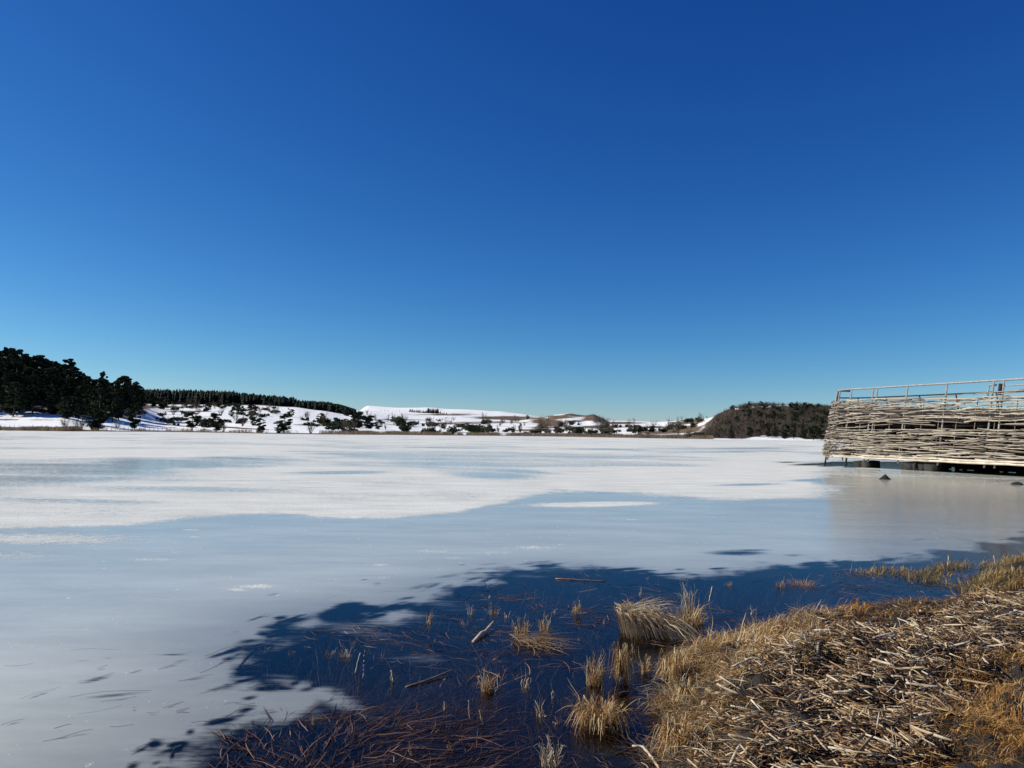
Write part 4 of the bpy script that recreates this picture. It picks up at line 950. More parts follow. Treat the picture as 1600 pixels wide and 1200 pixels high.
# ============================================================ STONES IN THE ICE
def stone_mesh(name, seed, sx, sy, sz, peak=0.0):
    import bmesh
    bm = bmesh.new(); bmesh.ops.create_icosphere(bm, subdivisions=3, radius=1)
    rr = np.random.default_rng(seed); o3 = rr.random(3) * 50
    for v in bm.verts:
        c = v.co; d = 1 + .28 * (float(vnoise(c.x * 1.6 + o3[0], c.y * 1.6 + c.z * 1.3 + o3[1])) - .5) + .12 * (float(vnoise(c.x * 5 + o3[2], c.y * 5 + c.z * 4)) - .5)
        k = 1 - peak * max(c.z, 0) * .8
        v.co = (c.x * sx * d * k, c.y * sy * d * k, c.z * sz * d)
    me = bpy.data.meshes.new(name); bm.to_mesh(me); bm.free(); return me
for px, py, a, b, lb, pk, seed in ((1383, 749, .23, .15, 'dark pointed stone frozen into the ice before the lookout', .9, 3), (1589, 757.5, .24, .09, 'low dark stone in the ice at the right edge', .2, 4)):
    q = g(px, py); sc_ = q[1] / 30 
    tag(link('stone', stone_mesh('stone', seed, a * sc_, a * .6 * sc_, b * sc_ * 1.3, pk), stonem, None, (q[0], q[1], 0)), lb, 'stone')
pebm = mat_flat('tan_pebble', (.30, .22, .14), (.42, .33, .22), 30, .7)
for px, py, s_, lb in ((1108, 1078, .028, 'rounded tan pebble lying in the grass at the left of the bank'), (1101, 1094, .022, 'smaller tan pebble below the rounded one in the bank grass')):
    q = g(px, py, .14); tag(link('pebble', stone_mesh('pebble', 9, s_, s_ * .8, s_ * .8), pebm, None, (q[0], q[1], .15 + gz1(*q) - .12)), lb, 'pebble')
# ============================================================ BANK AND SHALLOWS VEGETATION
dry = mat_plant('dry_grass', .55, .28, .3)
litm = mat_plant('dead_stalks', .6, .04, .35, 30, .25)
wetm = mat_plant('drowned_stalks', .5, .0, .3)
r = np.random.default_rng(21)
GOLD = np.array([(.44, .26, .09), (.52, .34, .14), (.34, .17, .05), (.58, .42, .21), (.24, .12, .04), (.62, .49, .28)])
ORNG = np.array([(.42, .20, .045), (.50, .27, .075), (.30, .14, .035), (.54, .34, .12), (.18, .09, .03)])
PALE = np.array([(.62, .52, .36), (.52, .41, .25), (.70, .61, .45), (.40, .28, .15)])
def cols(pal, n_, v=.2, w=None): return pal[r.choice(len(pal), n_, p=w)] * (1 + r.normal(size=(n_, 1)) * v).clip(.5, 1.5)
def blades(base, h, lean, az, w, curl=1.0, K=5, droop=None):
    """arching grass blades: base (n,3), height, sideways reach, azimuth"""
    n_ = len(base); t = np.linspace(0, 1, K)[None, :]; h = np.broadcast_to(h, n_)[:, None]; lean = np.broadcast_to(lean, n_)[:, None]
    droop = np.broadcast_to(.35 if droop is None else droop, n_)[:, None]
    hor = lean * (t ** (1 + curl)); ver = h * (t - droop * t ** 3)
    a = az[:, None] + (r.normal(size=(n_, 1)) * .5) * t
    P = base[:, None] + np.stack([np.cos(a) * hor, np.sin(a) * hor, ver], -1)
    P[:, 1:-1] += r.normal(size=(n_, K - 2, 3)) * (h[..., None] * .03)
    W = np.broadcast_to(w, n_)[:, None] * np.array([.8, 1, .85, .55, .12] if K == 5 else np.interp(np.linspace(0, 1, K), [0, .3, .8, 1], [.8, 1, .6, .12]))[None]
    sa = az + np.pi / 2 + r.normal(size=n_) * .9
    S = np.stack([np.cos(sa), np.sin(sa), r.normal(size=n_) * .25], -1)
    return ribbons(P, W, norm(S))
def blade_obj(name, sets, mat, **kw):
    Vs, Fs, Cs = [], [], []; off = 0
    for (V, Fq), c in sets:
        Vs.append(V); Fs.append(Fq + off); off += len(V); Cs.append(np.repeat(c, len(V) // len(c), 0))
    V = np.concatenate(Vs); Fq = np.concatenate(Fs); c = np.concatenate(Cs)
    o0 = np.array([V[:, 0].mean(), V[:, 1].mean(), V[:, 2].min()])
    me = mesh_np(name, V - o0, [Fq], col=c)
    return tag(link(name, me, mat, None, o0), **kw)
def inpoly(px, py, P): return poly_sd(px, py, P)
def sample(nw, u0, u1, v0, v1, z=0.0):
    """random ground points, uniform over the ground seen between these limits"""
    c = g(np.array([u0, u1, u0, u1, (u0 + u1) / 2]), np.array([v0, v0, v1, v1, v1]), z); lo = c.min(0); hi = c.max(0)
    P = r.uniform(lo, hi, (nw * 4, 2)); u, v = proj(P[:, 0], P[:, 1], z + 0 * P[:, 0])
    k = (u > u0) & (u < u1) & (v > v0) & (v < v1); return P[k][:nw]
LITTER = [(1075, 1400), (1070, 1180), (1120, 1110), (1150, 1070), (1190, 1035), (1265, 1012), (1370, 985), (1440, 968), (1500, 955), (1640, 948), (2100, 955), (2100, 1400)]
ORANGE = [(1500, 1400), (1440, 1235), (1480, 1160), (1530, 1110), (1570, 1060), (1620, 1040), (2100, 1040), (2100, 1400)]

# ---- litter of broken reed stalks and leaf pieces
def stalks(P, az, tilt, L, rr, flat, K=4, n_=6):
    m_ = len(P); t = np.linspace(-.5, .5, K)[None, :, None]
    d = np.stack([np.cos(az) * np.cos(tilt), np.sin(az) * np.cos(tilt), np.sin(tilt)], -1)
    sd_ = np.stack([-np.sin(az), np.cos(az), 0 * az], -1)
    bend = r.normal(size=(m_, 1, 1)) * .035
    C = P[:, None] + d[:, None] * L[:, None, None] * t + sd_[:, None] * (L[:, None, None] * bend * (4 * t * t)) 
    R2 = rr[:, None] * (1 + r.normal(size=(m_, K)) * .10); R2[:, -1] *= r.uniform(.3, 1, m_)
    return tubes(C, R2, n_, flat=flat)
def litter_field(nw, lo, hi, r0, r1, zlo, zhi, pal, w, extra=None, flat=.4, n_=5, tl=.2):
    P = np.concatenate([sample(nw, 1040, 1900, 930, 1235, .12), r.uniform((1.0, 1.6), (5.5, 3.9), (nw // 4, 2))])
    u, v = proj(P[:, 0], P[:, 1], np.full(len(P), .12)); 
    a = inpoly(u, v, LITTER); b = inpoly(u, v, ORANGE)
    k = (a > r.normal(size=len(P)) * 14) & (b < r.normal(size=len(P)) * 20)
    hol = fbm(P[:, 0] * 2.3 + 7, P[:, 1] * 2.3, 3)
    k &= hol > r.uniform(.33, .48, len(P)) if extra is None else True
    P = P[k]; m_ = len(P)
    fld = fbm(P[:, 0] * 1.1 + 3, P[:, 1] * 1.1, 2)
    az = rad(-68) + (fld - .5) * 3.6 + r.normal(size=m_) * .85
    z = ground_z(P[:, 0], P[:, 1]) + r.uniform(zlo, zhi, m_)
    L = r.uniform(lo, hi, m_) * (.6 + .4 * r.random(m_)); rr = r.uniform(r0, r1, m_)
    V, Fq = stalks(np.column_stack([P, z]), az, r.normal(size=m_) * tl, L, rr, flat, 4, n_)
    c = cols(pal, m_, .22, w); return V, Fq, np.repeat(c, 4 * n_, 0)
LP = .88 * np.array([(.54, .39, .22), (.42, .26, .12), (.66, .54, .37), (.28, .15, .065), (.14, .07, .033), (.06, .034, .02)])
A_ = litter_field(20000, .025, .09, .0022, .0055, .0, .05, LP, [.07, .14, .03, .22, .28, .26])  # bottom layer mostly dark pieces, shade of the gaps put into colour
B_ = litter_field(9500, .04, .12, .0035, .0085, .02, .095, LP, [.22, .22, .12, .20, .15, .09])
C_ = litter_field(7000, .05, .19, .001, .0024, .02, .10, LP, [.2, .25, .1, .25, .15, .05], extra=1, flat=.9, n_=4, tl=.25)
V, Fq, C = merge([A_, B_, C_])
tag(link('reed_litter', mesh_np('reed_litter', V, Fq, col=C), litm), 'thick litter of broken reed stalks and leaves covering the bank', 'litter', None, 'stuff')
# the largest stalks one by one
pr = []
for s in range(12):
    L = .15; rr = .0068 * r.uniform(.8, 1.25); K = 5; t = np.linspace(-.5, .5, K)
    P = np.stack([t * L, r.normal() * .015 * L * 4 * t * t, r.normal() * .03 * L * t], -1)[None]
    q = rr * (1 + r.normal(size=K) * .08); q[-1] *= r.uniform(.25, .9); q[0] *= r.uniform(.6, 1)
    V, Fq = tubes(P, q[None], 7, flat=r.uniform(.3, .75))
    b = np.array([(.56, .46, .32), (.47, .34, .20), (.64, .55, .42), (.38, .25, .13)])[s % 4]
    c = np.tile(b, (len(V), 1)) * r.uniform(.8, 1.1, (len(V), 1)); me = mesh_np('reed_stalk', V, Fq, col=c); me.materials.append(litm); pr.append(me)
P = sample(1500, 1080, 1620, 955, 1230, .12); u, v = proj(P[:, 0], P[:, 1], np.full(len(P), .12))
k = (inpoly(u, v, LITTER) > 6) & (inpoly(u, v, ORANGE) < 4); P = P[k][:285]
LMK = [(1210, 1060, 'the upper left litter'), (1300, 1020, 'the rim of the litter'), (1423, 1060, 'the tall thin dark stem'), (1423, 1150, 'the foot of the tall dark stem'), (1470, 1085, 'the grass clump in the litter'), (1515, 1110, 'the pale leaning straw'), (1553, 1010, 'the dark stem near the edge'),
       (1300, 1105, 'the thick split reed'), (1250, 1180, 'the grass at the lower litter'), (1350, 1180, 'the bottom of the litter'), (1500, 970, 'the amber shore grass'), (1590, 985, 'the right end of the litter'), (1130, 1160, 'the lower rim grass'), (1380, 1000, 'the back edge of the litter')]
for x, y in P:
    fl = float(fbm(np.array([x * 1.1 + 3]), np.array([y * 1.1]), 2)[0])
    kk = random.randrange(12); o = link('reed_stalk', pr[kk], None, None, (x, y, gz1(x, y) + random.uniform(.06, .1)))
    o.rotation_euler = (random.uniform(0, 6.28), random.gauss(.0, .16), rad(-68) + (fl - .5) * 3.6 + random.gauss(0, .8))
    s = random.uniform(.45, 1.2); o.scale = (s, s ** .5, s ** .5)
    pu, pv = proj(x, y, .2); tag(o, ('short ' if s < .7 else 'long ' if s > 1.0 else '') + ('pale', 'tan', 'whitish', 'brown')[kk % 4] + ' broken reed stalk, ' + where(float(pu), float(pv), LMK), 'reed stalk', 'loose reed stalks on top of the bank litter')

# ---- grass on the bank
sets = []
def grass_zone(nw, u0, u1, v0, v1, test, hh, ll, ww, pal, wet=False, w=None, z=.05, cl=3.0, thr=.42, dr=(.2, .8)):
    P = sample(nw, u0, u1, v0, v1, z); u, v = proj(P[:, 0], P[:, 1], np.full(len(P), z)); sd_ = poly_sd(P[:, 0], P[:, 1], LAND)
    k = test(u, v, sd_) & (vnoise(P[:, 0] * cl, P[:, 1] * cl + 4) > r.uniform(thr - .2, thr + .12, len(P))); P = P[k]; m_ = len(P)
    if not m_: return
    zz = ground_z(P[:, 0], P[:, 1]) - .01; base = np.column_stack([P, np.maximum(zz, -.04) if wet else zz])
    wind = np.arctan2(-.7, .3) + (fbm(P[:, 0] * 1.7, P[:, 1] * 1.7, 2) - .5) * 9 + r.normal(size=m_) * .7
    h = r.uniform(*hh, m_) * (.55 + .9 * vnoise(P[:, 0] * 5, P[:, 1] * 5)); L = r.uniform(*ll, m_)
    sets.append((blades(base, h, L, wind, r.uniform(*ww, m_), 1.0, 5, r.uniform(dr[0], dr[1], m_)), cols(pal, m_, .25, w)))
# orange strip behind the litter
grass_zone(9000, 1130, 1900, 935, 1040, lambda u, v, s: (s > -.03) & (inpoly(u, v, LITTER) < 10), (.05, .14), (.02, .14), (.0025, .0055), ORNG, cl=2.4, thr=.3)
# golden tussocky edge on the left of the bank
grass_zone(12000, 1000, 1330, 985, 1235, lambda u, v, s: (s > -.05) & (inpoly(u, v, LITTER) < 25), (.05, .145), (.05, .22), (.003, .007), GOLD, cl=4.5, thr=.45)
grass_zone(1500, 1010, 1330, 985, 1235, lambda u, v, s: (s > -.07) & (inpoly(u, v, LITTER) < 40), (.10, .20), (.04, .2), (.003, .006), PALE, cl=3, thr=.45)
# orange grass at the near right corner
grass_zone(17000, 1400, 1900, 1020, 1235, lambda u, v, s: inpoly(u, v, ORANGE) > r.normal(size=len(u)) * 24 - 34, (.04, .11), (.03, .14), (.0018, .004), ORNG * 1.15, z=.15, thr=.02, cl=2)
grass_zone(9000, 1060, 1340, 1000, 1235, lambda u, v, s: (inpoly(u, v, LITTER) > -40) & (inpoly(u, v, LITTER) < r.random(len(u)) * 90), (.04, .11), (.05, .18), (.002, .005), GOLD, z=.12, thr=.42, cl=4)
# grass left standing among the litter
grass_zone(7000, 1100, 1700, 970, 1235, lambda u, v, s: np.maximum.reduce([np.exp(-(((u - a) / c) ** 2 + ((v - b) / d) ** 2)) for a, b, c, d in ((1470, 1085, 55, 24), (1210, 1130, 45, 22), (1190, 1070, 26, 12), (1250, 1180, 60, 20), (1520, 1060, 30, 10), (1130, 1180, 40, 40), (1400, 1180, 70, 16), (1330, 1010, 30, 8))]) > r.uniform(.3, 1.0, len(u)), (.05, .12), (.04, .16), (.0018, .004), GOLD, z=.15, thr=.3, cl=5)
# second bank and the floating mat of amber grass at the right
RB = [(1440,898,60,9),(1385,893,60,7),(1490,888,50,9),(1560,893,70,16),(1590,915,80,22),(1520,915,55,8),(1450,908,40,5),(1545,928,60,10),(1620,880,60,16),(1345,897,26,4),(1600,945,70,10)]
grass_zone(45000, 1290, 1900, 850, 950, lambda u, v, s: np.maximum.reduce([np.exp(-(((u - a) / c) ** 2 + ((v - b) / d) ** 2)) for a, b, c, d in RB]) > r.uniform(.35, 1.1, len(u)), (.07, .17), (.02, .14), (.004, .008), np.array([(.30, .17, .05), (.24, .15, .05), (.36, .24, .09), (.17, .13, .05), (.42, .32, .15)]), wet=True, z=.0, cl=1.6, thr=.38)
# the meadow bank carries on to the right of the view
P = r.uniform((3.0, 1.2), (15, 17), (60000, 2)); u, v = proj(P[:, 0], P[:, 1], np.full(len(P), .15))
k = (poly_sd(P[:, 0], P[:, 1], LAND) > 0) & ((u > 1640) | (v > 1260)) & (vnoise(P[:, 0] * 2, P[:, 1] * 2) > r.uniform(.05, .5, len(P))); P = P[k]; m_ = len(P)
sets.append((blades(np.column_stack([P, ground_z(P[:, 0], P[:, 1]) - .01]), r.uniform(.06, .18, m_), r.uniform(.04, .2, m_), r.uniform(0, 6.28, m_), r.uniform(.003, .007, m_), 1.0, 5, r.uniform(.2, .8, m_)), cols(ORNG, m_, .25)))
blade_obj('bank_grass', sets, dry, label='golden and amber dry grass on the edge of the bank', cat=None, kind='stuff')

# ---- drowned stalks beneath the clear water
sets = []
def drowned(nw, u0, u1, v0, v1, hh, ll, pal, az0, spread, z0=-.30, w=(.003, .006), clump=True, sdmin=.1):
    P = sample(nw, u0, u1, v0, v1, -.05); s = poly_sd(P[:, 0], P[:, 1], CLEAR); sl = poly_sd(P[:, 0], P[:, 1], LAND)
    k = (s > -sdmin) & (sl < .05)
    if clump: k &= vnoise(P[:, 0] * 2.2, P[:, 1] * 2.2) > r.uniform(.25, .5, len(P))
    P = P[k]; m_ = len(P); z = np.maximum(ground_z(P[:, 0], P[:, 1]), z0)
    h = np.minimum(r.uniform(*hh, m_) * 1.5, -z * r.uniform(.6, .98, m_)); fld = fbm(P[:, 0] * .8, P[:, 1] * .8, 2)
    az = rad(az0) + (fld - .5) * spread + r.normal(size=m_) * .45
    sets.append((blades(np.column_stack([P, z]), h / .65, r.uniform(*ll, m_), az, r.uniform(*w, m_), .3, 6, .4), cols(pal, m_, .3)))
BR = np.array([(.10, .045, .026), (.045, .023, .016), (.15, .07, .038), (.025, .015, .012), (.26, .14, .08)])
BL = np.array([(.02, .017, .015), (.014, .012, .011), (.045, .035, .026), (.12, .09, .055)])
drowned(5200, 270, 760, 1085, 1235, (.06, .3), (.15, .55), BR, 40, 4.0)
drowned(4200, 380, 1060, 940, 1130, (.08, .3), (.12, .45), BL, 50, 5.0)
drowned(3600, 700, 1400, 880, 1010, (.1, .3), (.15, .5), BL, 70, 6.0, w=(.004, .008))
drowned(2600, 700, 1070, 1060, 1235, (.05, .3), (.1, .4), BR, 100, 6.0)
drowned(1600, 1290, 1700, 850, 950, (.1, .3), (.15, .5), np.concatenate([BR, BL]), 70, 6.0, w=(.004, .01), sdmin=.8)
blade_obj('drowned_weed', sets, wetm, label='dark drowned reed leaves beneath the clear water', cat=None, kind='stuff')
# matted leaves lying at the surface
sets = []
for nw, u0, u1, v0, v1, pal, az0, thr in ((5200, 430, 1060, 930, 1235, np.concatenate([BR, BL, BR * 1.2]), 25, .55), (2600, 640, 1330, 885, 985, np.concatenate([BL, BR * 1.5]), 5, .55), (2600, 300, 760, 1120, 1235, BR * .65, 30, .35), (1500, 1290, 1620, 885, 950, np.concatenate([BR, BL]), 0, .45)):
    P = sample(nw, u0, u1, v0, v1, 0); k = (poly_sd(P[:, 0], P[:, 1], CLEAR) > .12) & (poly_sd(P[:, 0], P[:, 1], LAND) < .02) & (fbm(P[:, 0] * 1.6 + 3, P[:, 1] * 1.6, 3) > r.normal(size=len(P)) * .05 + thr - .05); P = P[k]; m_ = len(P)
    z = r.uniform(-.012, .006, m_); az = rad(az0) + (fbm(P[:, 0], P[:, 1], 2) - .5) * 5 + r.normal(size=m_) * .5; t = np.linspace(0, 1, 5)[None]; L = r.uniform(.08, .42, m_)[:, None]; cv = r.normal(size=(m_, 1)) * .4
    a = az[:, None] + cv * t; Q = np.stack([P[:, :1] + np.cumsum(np.cos(a) * L / 5, 1), P[:, 1:] + np.cumsum(np.sin(a) * L / 5, 1), z[:, None] + r.normal(size=(m_, 5)) * .004], -1)
    sets.append((ribbons(Q, r.uniform(.002, .006, (m_, 1)) * np.array([[.6, 1, 1, .8, .2]]), norm(np.stack([-np.sin(az), np.cos(az), r.normal(size=m_) * .3], -1))), cols(pal, m_, .3)))
blade_obj('floating_weed', sets, wetm, label='matted brown leaves floating at the surface of the dark water', cat=None, kind='stuff')
# stalks caught in the milky ice, under their melted hollows
sets = []
for x, y, a, b, s, k_ in SMUDGE:
    if y < 930 or x > 460: continue
    m_ = 1; t = np.linspace(-1, 1, 6)
    for q in range(m_):
        f = r.uniform(.5, 1.0); oy = r.normal() * b * .6
        pts = g(x + t * a * f, y + oy - s * t * a * f + a * .05 * np.sin(t * 2 + r.random() * 6), -.012)
        P = np.column_stack([pts, np.full(6, .0015)])[None]
        S = norm(np.cross(P[0, -1] - P[0, 0], [0, 0, 1.]))[None]
        sets.append((ribbons(P, np.full((1, 6), r.uniform(.002, .0045)), S), np.array([(.09, .085, .09)]) * r.uniform(.6, 1.6)))
blade_obj('trapped_stalks', sets, wetm, label='dark stalks frozen into the milky ice near the bank', cat=None, kind='stuff')

# ---- single tussocks and tufts standing in the water
def pxlen(px, py, n_): return n_ * g(px, py)[1] / FPX
def tuft(name, px, py, wpx, hpx, n_, pal, label, group=None, style='up', seed=0, side=0.0, wid=(.003, .006)):
    c = g(px, py); s = c[1] / FPX; w, h = wpx * s, hpx * s; a = r.uniform(0, 6.28, n_); q = r.random(n_) ** .6 * w * .5
    sets = []
    if style == 'up':
        base = np.column_stack([c[0] + np.cos(a) * q * .7, c[1] + np.sin(a) * q * .5, np.full(n_, -.03)])
        az = np.where(r.random(n_) < .7, a, a + r.normal(size=n_)) + side
        sets.append((blades(base, h * r.uniform(.4, 1.15, n_) * 1.35, w * r.uniform(.05, .55, n_), az, r.uniform(*wid, n_), .8, 6, r.uniform(.1, .75, n_)), cols(pal, n_, .2)))
    if style == 'dome':   # blades bow over from a raised crown and hang to the water
        base = np.column_stack([c[0] + np.cos(a) * q * .45, c[1] + np.sin(a) * q * .4, np.full(n_, h * .25)]); t = np.linspace(0, 1, 7)[None]
        R_ = (w * .5) * r.uniform(.35, 1.05, n_)[:, None]; top = h * r.uniform(.45, .95, n_)[:, None]; a2 = (a + r.normal(size=n_) * .5)[:, None]
        R_ = R_ * r.uniform(.3, 1.25, (n_, 1)); top = top * r.uniform(.6, 1.25, (n_, 1))
        hz = base[:, 2:3] + (top - base[:, 2:3]) * np.sin(np.minimum(t * 2.6, np.pi / 2)) - np.maximum(t - .45, 0) ** 1.5 * 2.3 * top * r.uniform(.7, 1.1, (n_, 1))
        P = np.stack([base[:, :1] + np.cos(a2) * R_ * t ** .8, base[:, 1:2] + np.sin(a2) * R_ * .9 * t ** .8, np.maximum(hz, -.03)], -1)
        P[:, 1:] += r.normal(size=(n_, 6, 3)) * h * .012
        W = r.uniform(*wid, (n_, 1)) * np.array([[.8, 1, 1, .9, .8, .6, .2]]); S = norm(np.stack([-np.sin(a2[:, 0]), np.cos(a2[:, 0]), r.normal(size=n_) * .4], -1))
        sets.append((ribbons(P, W, S), cols(pal, n_, .2)))
    return sets, c, s, label, group, name
def put(sets, label, cat='tussock', group=None, name='grass_tussock'): return blade_obj(name, sets, dry, label=label, cat=cat, group=group)
# big combed tussock: blades swept from the upper left down to the lower right
c = g(1006, 988); s = c[1] / FPX; n_ = 430; t = np.linspace(0, 1, 7)[None]
w, h = 98 * s, 46 * s; a = r.random(n_)
bx = c[0] - w * .46 + a * w * .82; by = c[1] + r.normal(size=n_) * w * .16; top = h * (.86 - .42 * a ** 1.3 + r.normal(size=n_) * .09)
dx = w * (.06 + .42 * r.random(n_) * (.3 + a)); dy = -w * .26 * (.3 + r.random(n_))
P = np.stack([bx[:, None] + dx[:, None] * t ** .9, by[:, None] + dy[:, None] * t ** .8, top[:, None] * (1 + .15 * np.sin(t * 2.2) - 1.12 * t ** 1.5) * 1.0], -1)
P[:, 1:] += r.normal(size=(n_, 6, 3)) * h * .014; P[..., 2] = np.maximum(P[..., 2], -.03)
sets = [(ribbons(P, r.uniform(.005, .011, (n_, 1)) * np.array([[.7, 1, 1, 1, .8, .6, .2]]), norm(np.stack([np.ones(n_), .3 + 0 * a, r.normal(size=n_) * .4], -1))), cols(np.array([(.60, .47, .28), (.52, .38, .20), (.68, .56, .37), (.38, .24, .11)]), n_, .18))]
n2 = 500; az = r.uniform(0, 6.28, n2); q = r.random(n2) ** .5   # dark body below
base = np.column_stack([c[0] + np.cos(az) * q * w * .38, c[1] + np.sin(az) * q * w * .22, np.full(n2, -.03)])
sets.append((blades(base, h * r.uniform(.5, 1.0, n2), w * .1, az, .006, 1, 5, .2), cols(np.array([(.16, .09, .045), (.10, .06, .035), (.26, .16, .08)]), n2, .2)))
n3 = 60                                                        # long tips flung up to the right
base = np.column_stack([c[0] - w * .15 + r.normal(size=n3) * w * .12, c[1] + r.normal(size=n3) * .04, np.full(n3, h * .65)])
sets.append((blades(base, h * r.uniform(.2, .8, n3), w * r.uniform(.2, .75, n3), r.normal(size=n3) * .35, .005, .2, 6, .35), cols(PALE, n3, .15)))
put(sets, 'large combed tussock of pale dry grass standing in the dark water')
def quick(px, py, w, h, n_, pal, label, style='up', group=None, name='grass_tussock', side=0.0, wid=(.003, .006)):
    st, c, s, lb, gr_, nm = tuft(name, px, py, w, h, n_, pal, label, group, style, side=side, wid=wid)
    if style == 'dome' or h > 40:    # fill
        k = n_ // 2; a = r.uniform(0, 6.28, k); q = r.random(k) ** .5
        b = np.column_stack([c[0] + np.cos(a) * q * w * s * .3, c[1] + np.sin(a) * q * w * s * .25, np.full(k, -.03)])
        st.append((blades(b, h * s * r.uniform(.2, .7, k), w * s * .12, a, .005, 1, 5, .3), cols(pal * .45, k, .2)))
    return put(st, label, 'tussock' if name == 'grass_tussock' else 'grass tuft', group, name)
quick(1078, 974, 62, 34, 170, GOLD, 'smaller tussock reaching right from the big combed one', 'up')
quick(1076, 962, 26, 60, 40, PALE, 'tall thin blades rising behind the smaller tussock', 'up', name='grass_tuft', wid=(.003, .005))
quick(938, 1135, 100, 44, 190, GOLD, 'shaggy golden tussock in dark water left of the bank', 'dome')
quick(936, 1130, 84, 50, 150, GOLD, 'loose upright blades growing through the shaggy golden tussock', 'up')
quick(930, 1070, 34, 56, 90, GOLD, 'upright tussock behind the shaggy golden one, left of a twin', 'up')
quick(972, 1068, 40, 62, 110, GOLD, 'upright tussock behind the shaggy golden one, right hand twin', 'dome')
quick(1008, 1052, 24, 42, 26, GOLD, 'sparse upright blades between the twin tussocks and the bank', 'up', name='grass_tuft')
quick(858, 1196, 40, 56, 44, PALE, 'pale spiky tuft at the very bottom of the dark water', 'up', name='grass_tuft')
quick(815, 992, 30, 32, 60, GOLD, 'curly tuft with long bowed blades left of the flattened stalks', 'up', name='grass_tuft')
quick(852, 986, 26, 34, 36, GOLD, 'open tuft between the curly tuft and the small round one', 'up', name='grass_tuft')
quick(902, 960, 16, 20, 50, GOLD, 'small round tuft alone in the blue water', 'dome', name='grass_tuft')
quick(765, 1080, 40, 42, 56, GOLD, 'wavy tuft right of the long brown stick', 'up', name='grass_tuft')
quick(1250, 915, 60, 16, 90, ORNG, 'low amber mat of grass in the blue water', 'up')
quick(1219, 917, 16, 20, 26, GOLD, 'short tuft at the left end of the amber mat', 'up', name='grass_tuft')
quick(1138, 915, 14, 12, 26, GOLD, 'tiny stubby tuft before the amber mat', 'up', name='grass_tuft')
quick(1055, 1068, 60, 48, 260, GOLD, 'drooping clump at the left corner of the bank', 'dome')
quick(1110, 1030, 70, 52, 240, GOLD, 'tall bushy clump on the far left rim of the bank', 'up')
quick(1075, 1105, 60, 40, 240, GOLD, 'low green tinged clump on the left rim of the bank', 'dome')
quick(1060, 1180, 70, 60, 300, GOLD, 'straggling clump at the bottom of the bank rim', 'dome')
quick(1190, 1000, 50, 44, 130, GOLD, 'thin clump on the rim behind the reed litter', 'up')
quick(1260, 985, 60, 40, 170, GOLD, 'arching clump on the rim halfway along the bank', 'up')
quick(1345, 965, 50, 28, 190, ORNG, 'round amber clump on the rim of the bank', 'dome')
quick(1175, 1010, 14, 44, 16, PALE, 'few upright straws in the water by the bank rim', 'up', name='grass_tuft')
# flattened bundle of brown stalks
c = g(840, 1010); s = c[1] / FPX; n_ = 130; az = rad(-38) + r.normal(size=n_) * .28
base = np.column_stack([c[0] - 46 * s + r.uniform(0, 55, n_) * s, c[1] + .12 + r.normal(size=n_) * .09, r.uniform(0, .05, n_)])
put([(blades(base, .03, r.uniform(.15, .42, n_), az, r.uniform(.004, .009, n_), 0, 5, .8), cols(np.array([(.30, .18, .09), (.20, .11, .06), (.44, .31, .17)]), n_, .2))], 'flattened bundle of brown stalks lying on the dark water', 'reed bundle', None, 'reed_bundle')
# many small emergent tufts
TMK = [(755, 990, 'the thick pale reed stub'), (670, 1060, 'the long brown stick'), (905, 906, 'the dark floating stick'), (1006, 960, 'the combed tussock'), (1078, 965, 'the smaller tussock'), (938, 1120, 'the shaggy golden tussock'), (840, 1015, 'the flattened stalk bundle'),
       (560, 1040, 'the bent pair of straws'), (613, 1057, 'the short thick straw'), (902, 955, 'the small round tuft'), (765, 1070, 'the wavy tuft'), (1250, 912, 'the amber mat'), (1138, 912, 'the tiny stubby tuft'), (743, 1118, 'the pair of short straws'), (858, 1185, 'the pale spiky tuft'), (1481, 878, 'the pale stake'), (950, 1060, 'the twin tussocks')]
gt = 'small tufts poking through the shallow water'
for px, py, w, h, n_ in [(412,1015,20,9,14),(455,1018,12,10,12),(515,1022,18,20,16),(540,1026,26,22,24),(597,1026,10,12,8),(612,1062,6,22,4),(634,1072,4,12,3),(524,1078,10,10,8),(692,1062,10,10,8),(676,963,14,14,12),(668,975,16,22,18),(735,960,14,22,16),
    (725,975,16,12,16),(770,960,20,24,18),(760,935,18,10,12),(790,965,14,16,10),(865,958,10,10,6),(942,975,5,14,4),(936,930,6,8,6),(897,940,5,8,4),(978,898,4,7,3),(1010,905,6,10,4),(1072,900,6,8,4),(1096,902,8,5,5),(1235,960,6,20,4),(1176,960,8,20,6),(1205,985,8,22,6),
    (1306,900,5,12,4),(1345,945,10,8,5),(1280,985,8,22,6),(1160,985,10,26,8),(1420,912,12,8,6),(1365,905,10,8,6),(1482,882,4,10,3),(735,1110,6,16,4),(693,1110,4,20,4),(752,1125,5,28,4),(863,1092,6,26,5),(820,1075,14,30,12),(1000,930,8,22,5),(575,1150,10,10,6),
    (488,1132,6,26,4),(550,1128,8,10,5),(625,1140,6,8,4),(617,1190,6,22,4),(640,1180,8,30,6),(700,1170,8,26,6),(480,1165,16,10,8),(845,1120,18,30,12),(870,1130,12,24,8),(1030,960,10,14,6),(1500,940,14,10,8),(1440,935,16,8,8),(990,1020,8,26,4),(905,1000,10,12,6),(745,1040,12,10,6),(880,1010,8,12,5)]:
    quick(px, py, w, h, n_, np.concatenate([GOLD, PALE]), ('tall ' if h > 22 else 'short ' if h < 11 else '') + 'tuft of dry blades in the water, ' + where(px, py, TMK), 'up', gt, 'grass_tuft', wid=(.0028, .005))

